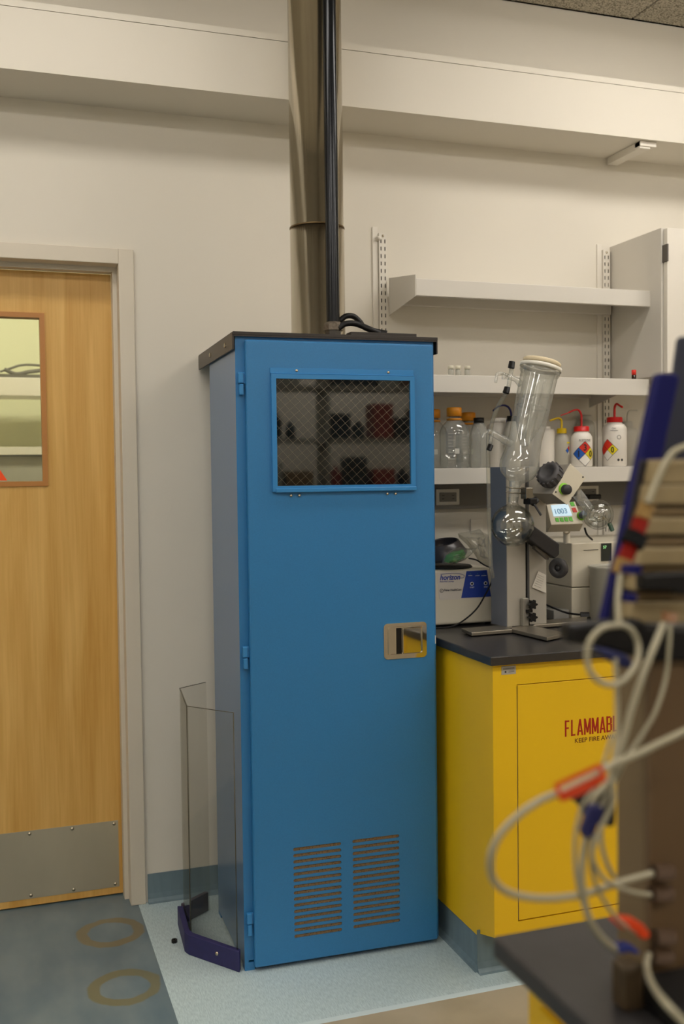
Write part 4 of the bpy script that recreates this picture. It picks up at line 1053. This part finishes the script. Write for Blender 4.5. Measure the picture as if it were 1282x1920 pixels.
# ================================================================== water bath, pot
t = thing('heating_bath', 'cream heating bath box behind the evaporator column', 'bath')
m = MB(); m.box(1.865, 2.25, 3.05, 3.40, 1.052, 1.205, .004); m.box(1.865, 2.25, 3.05, 3.40, CZ+.005, 1.050, .004)
m.build('housing', OFFW, t)
p, q2 = at(1127, 1019, 3.048), at(1146, 1051, 3.048)
m = MB(); m.box(p.x, q2.x, 3.047, 3.0495, q2.z, p.z); ds_ = m.build('display', mat('dark_display', (40, 44, 40), .2), t)
text('57', .014, ds_, emis('green_digits', (.1, .8, .1), .8), (p.x+.006, 3.0465, p.z-.018))
m = MB(); m.box(at(1090, 0, 3.05).x, at(1118, 0, 3.05).x, 3.0485, 3.050, 1.178, 1.180); m.build('panel_line', GREYM, t)
m = MB()
for x in (1.89, 2.22):
    for y in (3.08, 3.37): m.cyl((x, y, CZ), (x, y, CZ+.007), .01)
m.build('rubber_feet', BLACK, t)
foot(t, (2.05, 3.22, CZ))
t = thing('steel_pot', 'grey metal pot with rolled rim beside the evaporator', 'pot')
c = at(1098, 1165, 3.0); cx_ = c.x+.078; yy = 2.970
m = MB(); m.lathe([(0, 0), (0, .062), (.006, .066), (.178, .070), (.184, .074), (.190, .074), (.190, .068), (.182, .066), (.010, .062), (.010, 0)], (cx_, yy, CZ), n=48); m.build('pot_body', mat('pot_grey', (176, 172, 158), .4), t)
foot(t, (cx_, yy, CZ))
m = MB(); m.tube([at(1024, 1134, 3.03), at(1040, 1141, 3.0), at(1062, 1149, 2.97), at(1082, 1152, 2.93), at(1096, 1152, 2.90)], .0035, 8); m.cyl(at(1088, 1152, 2.90), at(1104, 1152, 2.89), .008)
o = m.build('electric_cable', BLACK); rebase(o); tag(o, 'black cord with plug lying behind the evaporator foot by the pot', 'cord')
m = MB(); m.box(1.80, 1.862, 3.06, 3.16, CZ, .975, .003); o = m.build('power_strip', mat('grille_grey', (150, 148, 142), .5)); rebase(o); tag(o, 'low grey box beside the heating bath behind the column', 'box')

# ================================================================== foreground bench
BZ = .90
m = MB(); m.box(.546, 2.65, .10, 1.072, BZ-.026, BZ, .004); o = m.build('worktop', TOP); rebase(o); tag(o, 'near black worktop at the lower right, out of focus', 'worktop')
t = thing('base_cabinet', 'yellow cabinet under the near black worktop', 'cabinet')
m = MB(); m.box(.578, 1.28, .13, 1.045, .10, BZ-.027, .002); m.box(.60, 1.27, .2, 1.0, 0, .10); m.build('cabinet_body', YEL, t)
m = MB(); m.box(.572, .577, .16, .58, .13, BZ-.06, .001); m.build('door', YEL, t); m = MB(); m.box(.572, .577, .59, 1.01, .13, BZ-.06, .001); m.build('door', YEL, t)
foot(t, (.93, .6, 0))
t = thing('base_cabinet', 'white cabinet under the middle of the near worktop', 'cabinet')
m = MB(); m.box(1.285, 1.90, .13, 1.045, .10, BZ-.027, .002); m.box(1.29, 1.89, .2, 1.0, 0, .10); m.build('cabinet_body', WHITE2, t); foot(t, (1.6, .6, 0))
t = thing('base_cabinet', 'yellow cabinet under the far right end of the near worktop', 'cabinet')
m = MB(); m.box(1.905, 2.60, .13, 1.045, .10, BZ-.027, .002); m.box(1.91, 2.59, .2, 1.0, 0, .10); m.build('cabinet_body', YEL, t); foot(t, (2.25, .6, 0))

# instrument: brown box below, clamped stack of tan plates above, navy side panels
t = thing('laboratory_instrument', 'large tan and brown instrument with navy panels on the near bench', 'instrument')
YI = .908
def flat(pts, Y, dy, name, mt, bev=.001, parent=t):
    Y -= .047
    m = MB(); m.prism([at(x, y, Y) for x, y in pts], (0, dy, 0), bev); return m.build(name, mt, parent)
X1 = at(1206, 1500, YI).x; X0 = X1; BD = .054; zt_ = at(1206, 1215, YI).z
m = MB(); m.box(X1+.003, X1+.40, YI+.002, YI+BD, BZ+.001, zt_, .002); bx = m.build('rear_box', mat('side_box_tan', (116, 98, 70), .42), t)
m = MB(); m.box(X1, X1+.40, YI-.012, YI-.001, BZ+.004, zt_, .003); m.build('front_plate', BROWN, t)
m = MB(); m.box(X1+.004, X1+.39, YI-.002, YI+.004, BZ+.01, zt_-.01); m.build('joint_gap', mat('dark_gap', (48, 38, 28), .7), t)
for (x, y) in ((1240, 1635), (1238, 1675), (1242, 1757), (1238, 1792), (1257, 1838)):
    a = at(x-16, y, YI-.02); b = at(x+18, y, YI-.02)
    if x > 1250: a = at(x-2, y, YI-.012); b = at(x+4, y, YI-.012)
    m = MB(); m.cyl(a, b, .0085 if x < 1250 else .003, 16); m.build('fitting', mat('brown_fitting', (70, 48, 24), .75), t)
# foot clamp
m = MB(); c0 = at(1160, 1808, YI-.03)
m.box(c0.x, c0.x+.024, YI-.040, YI-.015, BZ+.0005, c0.z, .004); m.build('foot_block', mat('dark_tan_block', (66, 52, 32), .5), t)
m = MB(); m.box(at(1205, 1850, .87).x, 1.0, .76, .885, BZ+.0005, BZ+.030, .006); m.build('front_tray', BLACK, t)
m = MB(); m.cyl(at(1194, 1828, .92), at(1206, 1828, .92), .007); m.build('pink_plug', mat('pale_pink_plug', (170, 140, 130), .5), t)
# black clamp bars
flat(((1066, 1172), (1200, 1160), (1215, 1172), (1282, 1178), (1330, 1180), (1330, 1240), (1230, 1240), (1180, 1230), (1120, 1212), (1068, 1207)), .93, .02, 'clamp_bar', BLACK, .004)
flat(((1112, 1212), (1150, 1220), (1180, 1230), (1192, 1252), (1172, 1254), (1150, 1243), (1128, 1228)), .925, .01, 'clamp_handle', mat('navy_handle', (28, 34, 84), .45), .003)
flat(((1205, 1078), (1240, 1074), (1330, 1072), (1330, 1120), (1275, 1116), (1262, 1108), (1206, 1108)), .925, .015, 'clamp_bar', BLACK, .003)
# navy panels
flat(((1236, 704), (1241, 699), (1270, 700), (1276, 706), (1176, 1174), (1131, 1174)), .985, .015, 'navy_panel', NAVY, .003)
flat(((1271, 636), (1277, 630), (1420, 630), (1420, 872), (1190, 872), (1228, 760), (1262, 704)), 1.02, .006, 'rear_housing', mat('dark_navy_housing', (34, 38, 56), .5), .003)
flat(((1202, 862), (1215, 862), (1165, 1100), (1150, 1160), (1146, 1160)), .975, .004, 'dark_strip', mat('very_dark_navy', (22, 20, 34), .5), .001)
# stack of tan plates, leaning left towards the base
rows = ((862, 908, 0, 1), (909, 946, -3, 1), (950, 968, 5, 0), (971, 1003, -2, 1), (1007, 1024, 4, 0), (1027, 1060, -2, 1), (1063, 1072, 5, 0), (1075, 1108, -1, 1), (1111, 1126, 3, 0), (1129, 1168, -1, 1))
for (y0, y1, dx, k) in rows:
    xe = lambda y: 1236 - (y-862)*(1236-1182)/306 + dx*1.6
    flat(((xe(y0), y0), (1440, y0), (1440, y1), (xe(y1), y1)), YI+.047+(.0 if k else .006), .03, 'stack_plate', TAN2 if k else TAN, .002)
m = MB(); m.prism([at(1240, 866, YI+.035), at(1440, 866, YI+.035), at(1440, 1166, YI+.035), at(1190, 1166, YI+.035)], (0, .02, 0)); m.build('stack_core', mat('stack_core_brown', (90, 72, 48), .6), t)
for (x, y0, y1) in ((1194, 1060, 1078), (1186, 1114, 1130)):
    flat(((x-8, y0), (x+10, y0), (x+8, y1), (x-10, y1)), YI-.008, .02, 'navy_spacer', NAVY, .001)
for (x, y) in ((1253, 1158),):
    m = MB(); m.cyl(at(x, y+8, .88), at(x+3, y-10, .88), .008, 16); m.build('fitting', mat('amber_fitting', (120, 80, 40), .5), t)
foot(t, (.8, 1.0, BZ))
# coupling chain on the long tube
t = thing('tube_coupling', 'red and black tube coupling in front of the slanted navy panel', 'coupling')
Yc = .885
for (a, b, r, mt, nm) in (((1213, 945), (1203, 972), .0085, mat('brass_amber', (126, 98, 52), .7, spec=.2), 'amber_nut'), ((1202, 974), (1193, 1000), .0082, mat('dull_red', (112, 22, 12), .8, spec=.1), 'red_sleeve'),
                          ((1194, 1000), (1183, 1022), .0125, mat('charcoal', (14, 14, 14), .8, spec=.1), 'black_collar'), ((1183, 1022), (1171, 1050), .0082, mat('dull_red_2', (112, 22, 12), .8, spec=.1), 'red_sleeve'), ((1171, 1050), (1162, 1076), .0095, mat('brass_amber_2', (126, 98, 52), .7, spec=.2), 'amber_nut')):
    m = MB(); m.cyl(at(*a, Yc), at(*b, Yc), r, 18); m.build(nm, mt, t)
foot(t, at(1165, 1076, Yc))
HN = [0]
def hose(pts, r, label, name='silicone_tube', mt=TUBE):
    HN[0] += 1; dy = -.045-.007*(HN[0] % 4)
    m = MB(); m.tube([at(x, y, Y+dy) for x, y, Y in pts], r*.70, 12, 10); o = m.build(name, mt); rebase(o); return tag(o, label, 'tube')
r = .0042
hose([(1300, 832, .93), (1282, 838, .93), (1262, 848, .93), (1245, 872, .93), (1230, 905, .93), (1214, 944, .93)], .0048, 'milky tube arching down onto the red and black coupling')
hose([(1163, 1077, .93), (1159, 1110, .925), (1158, 1140, .92), (1160, 1168, .915)], r, 'milky tube running down below the red and black coupling')
hose([(1160, 1172, .91), (1130, 1177, .90), (1107, 1200, .90), (1100, 1230, .90), (1108, 1262, .90), (1130, 1281, .90), (1158, 1282, .90), (1182, 1262, .90), (1195, 1235, .905), (1195, 1205, .91), (1182, 1180, .91), (1160, 1170, .912)], r, 'milky tube coiled in a ring in front of the black clamp')
hose([(1243, 1170, .91), (1225, 1215, .90), (1205, 1265, .895), (1185, 1325, .89), (1170, 1380, .885), (1152, 1440, .88), (1138, 1470, .88), (1112, 1500, .885), (1100, 1560, .89), (1090, 1640, .895), (1100, 1710, .90), (1125, 1755, .905), (1160, 1784, .91)], .0050, 'thick milky tube dropping from the clamp to the blue tubing clip')
hose([(1256, 1172, .92), (1254, 1215, .915), (1248, 1270, .91), (1230, 1330, .90), (1205, 1375, .895), (1175, 1420, .89), (1150, 1470, .89), (1120, 1530, .89), (1108, 1600, .90), (1118, 1660, .905), (1150, 1715, .91), (1185, 1745, .915), (1210, 1752, .92)], .0030, 'thin milky tube ending in the lower orange clip')
hose([(1300, 1365, .87), (1282, 1372, .87), (1240, 1392, .87), (1190, 1416, .87), (1150, 1432, .87), (1118, 1452, .87), (1088, 1466, .87), (1050, 1485, .87), (1010, 1502, .875), (970, 1530, .88), (935, 1568, .885), (919, 1610, .89), (925, 1650, .90), (955, 1674, .905), (1005, 1684, .91), (1060, 1682, .915), (1110, 1672, .92), (1160, 1655, .925), (1222, 1638, .93)], .0050, 'long milky tube looping left through the upper orange clip')
hose([(1153, 1235, .91), (1156, 1300, .905), (1156, 1380, .90), (1148, 1450, .895), (1150, 1500, .895), (1128, 1550, .90), (1110, 1600, .905), (1125, 1640, .91), (1155, 1662, .92), (1190, 1674, .925), (1220, 1678, .93)], .0034, 'milky tube hanging straight down from the blue handle to the box')
hose([(1148, 1375, .90), (1135, 1420, .895), (1120, 1470, .895), (1092, 1510, .90), (1078, 1570, .90), (1080, 1640, .90), (1095, 1700, .905), (1120, 1745, .91)], .0028, 'thin milky tube hanging leftmost behind the black clip')
hose([(1126, 1545, .93), (1128, 1585, .93), (1140, 1625, .935), (1153, 1645, .94)], .0034, 'short milky tube leaving the black clip beside the brown box')
hose([(1216, 1788, .93), (1212, 1812, .92), (1222, 1845, .87), (1245, 1878, .80), (1275, 1910, .785), (1300, 1935, .78)], .0048, 'milky tube running down to the bottom right corner')
def clip(pts, Y, dy, label, mt, name='tubing_clip', groove=None):
    m = MB(); m.prism([at(x, y, Y-.045) for x, y in pts], (0, dy, 0), .002); o = m.build(name, mt)
    rebase(o); return tag(o, label, 'clip')
OC = mat('orange_plastic', (226, 72, 26), .45)
# upper orange clip: ring around the tube with an open middle
t = thing('tubing_clip', 'long orange clip around the looping tube above the yellow cabinet door', 'clip')
a, b = V((1046, 1482, 0)), V((1128, 1445, 0)); dd = (b-a).normalized(); nn = V((-dd.y, dd.x, 0))
def cp2(u, v): 
    p = a + dd*u + nn*v; return (p.x, p.y)
ln = (b-a).length
m = MB(); m.plate([cp2(*q) for q in rrect(-4, ln+4, -15, 15, 6)], [[cp2(*q) for q in rrect(4, ln-4, -6, 6, 4)]], lambda u, v, d: at(u, v, .800+d), .006)
m.build('clip_frame', OC, t); m = MB(); 
m.tube([at(*cp2(-2, 17), .806), at(*cp2(ln*.5, 20), .806), at(*cp2(ln, 14), .806)], .003, 8); m.build('clip_jaw', OC, t)
foot(t, at(1087, 1480, .88))
clip(((1150, 1728), (1170, 1722), (1190, 1724), (1208, 1735), (1220, 1752), (1216, 1762), (1204, 1762), (1190, 1748), (1165, 1742)), .905, .012, 'lower orange clip in front of the brown box', OC)
clip(((1158, 1778), (1168, 1772), (1186, 1773), (1202, 1786), (1196, 1792), (1180, 1786), (1168, 1790), (1158, 1788)), .905, .012, 'small blue clip on the tube in front of the brown box', mat('blue_clip', (36, 48, 120), .45))
clip(((1080, 1482), (1098, 1480), (1150, 1486), (1156, 1500), (1154, 1548), (1145, 1552), (1130, 1546), (1112, 1540), (1100, 1518), (1080, 1502)), .915, .02, 'black clip holding the bundle of tubes together', mat('black_clip', (26, 22, 28), .45))
clip(((1108, 1512), (1126, 1510), (1134, 1520), (1118, 1560), (1108, 1574), (1096, 1572), (1091, 1560)), .862, .008, 'navy clip hooked under the black clip on the tubes', mat('navy_clip', (28, 30, 84), .45))

# ================================================================== opposite side of the room (mirrored in the cabinet's glass)
YO = -1.35
def opp(x, X): return X
t = thing('reagent_shelf', 'reagent shelf unit on the opposite side of the room', 'shelf unit')
m = MB()
for z in (1.30, 1.68, 2.06): m.box(1.2, 3.3, YO-.28, YO, z, z+.03)
for x in (1.2, 2.05, 3.27): m.box(x, x+.03, YO-.28, YO, .9, 2.4)
m.build('shelf_frame', mat('shelf_grey', (150, 146, 134), .5), t); foot(t, (2.25, YO-.14, .9))
m = MB(); m.box(1.1, 3.6, YO-.5, YO+.35, .87, .9); o = m.build('worktop', TOP); rebase(o); tag(o, 'black worktop on the opposite side of the room', 'worktop')
t = thing('base_cabinet', 'white base cabinet on the opposite side of the room', 'cabinet')
m = MB(); m.box(1.12, 3.58, YO-.48, YO+.3, 0, .869); m.build('cabinet_body', WHITE2, t); foot(t, (2.3, YO, 0))
random.seed(4)
palette = [(60, 56, 50), (40, 38, 36), (200, 194, 180), (120, 96, 60), (140, 60, 44), (150, 150, 140), (90, 60, 34)]
n_ = 0
ORD = ['first', 'second', 'third', 'fourth', 'fifth', 'sixth', 'seventh', 'eighth', 'ninth', 'tenth', 'eleventh', 'twelfth', 'thirteenth', 'fourteenth', 'fifteenth', 'sixteenth']
CN = dict(zip(palette, ('brownish grey', 'black', 'off-white', 'tan', 'dull red', 'light grey', 'dark brown')))
for z, sn in ((.9, 'opposite worktop'), (1.33, 'lowest opposite shelf'), (1.71, 'middle opposite shelf'), (2.09, 'top opposite shelf')):
    x = 1.28; n_ = 0
    while x < 3.2:
        wdt = random.uniform(.07, .20); h = random.uniform(.12, .26)
        if x < 2.09 < x+wdt+.02 or x < 2.04 < x+wdt+.02: x = 2.10; continue
        if x+wdt > 3.25: break
        c = random.choice(palette); mt = mat('supply_color', c, .5)
        m = MB()
        if wdt < .11:
            m.lathe([(0, 0), (0, wdt*.48), (h*.7, wdt*.48), (h*.85, wdt*.2), (h, wdt*.2), (h, 0)], (x+wdt/2, YO-.12, z+.0005)); nm, ct = 'supply_bottle', 'bottle'
        else:
            m.box(x, x+wdt, YO-.24, YO-.03, z+.0005, z+h, .004); nm, ct = 'supply_box', 'box'
        o = m.build(nm, mt); rebase(o)
        tag(o, '%s %s, %s from the door side on the %s' % (CN[c], ct, ORD[n_], sn), ct, 'supplies on the opposite shelf')
        x += wdt+random.uniform(.012, .06); n_ += 1
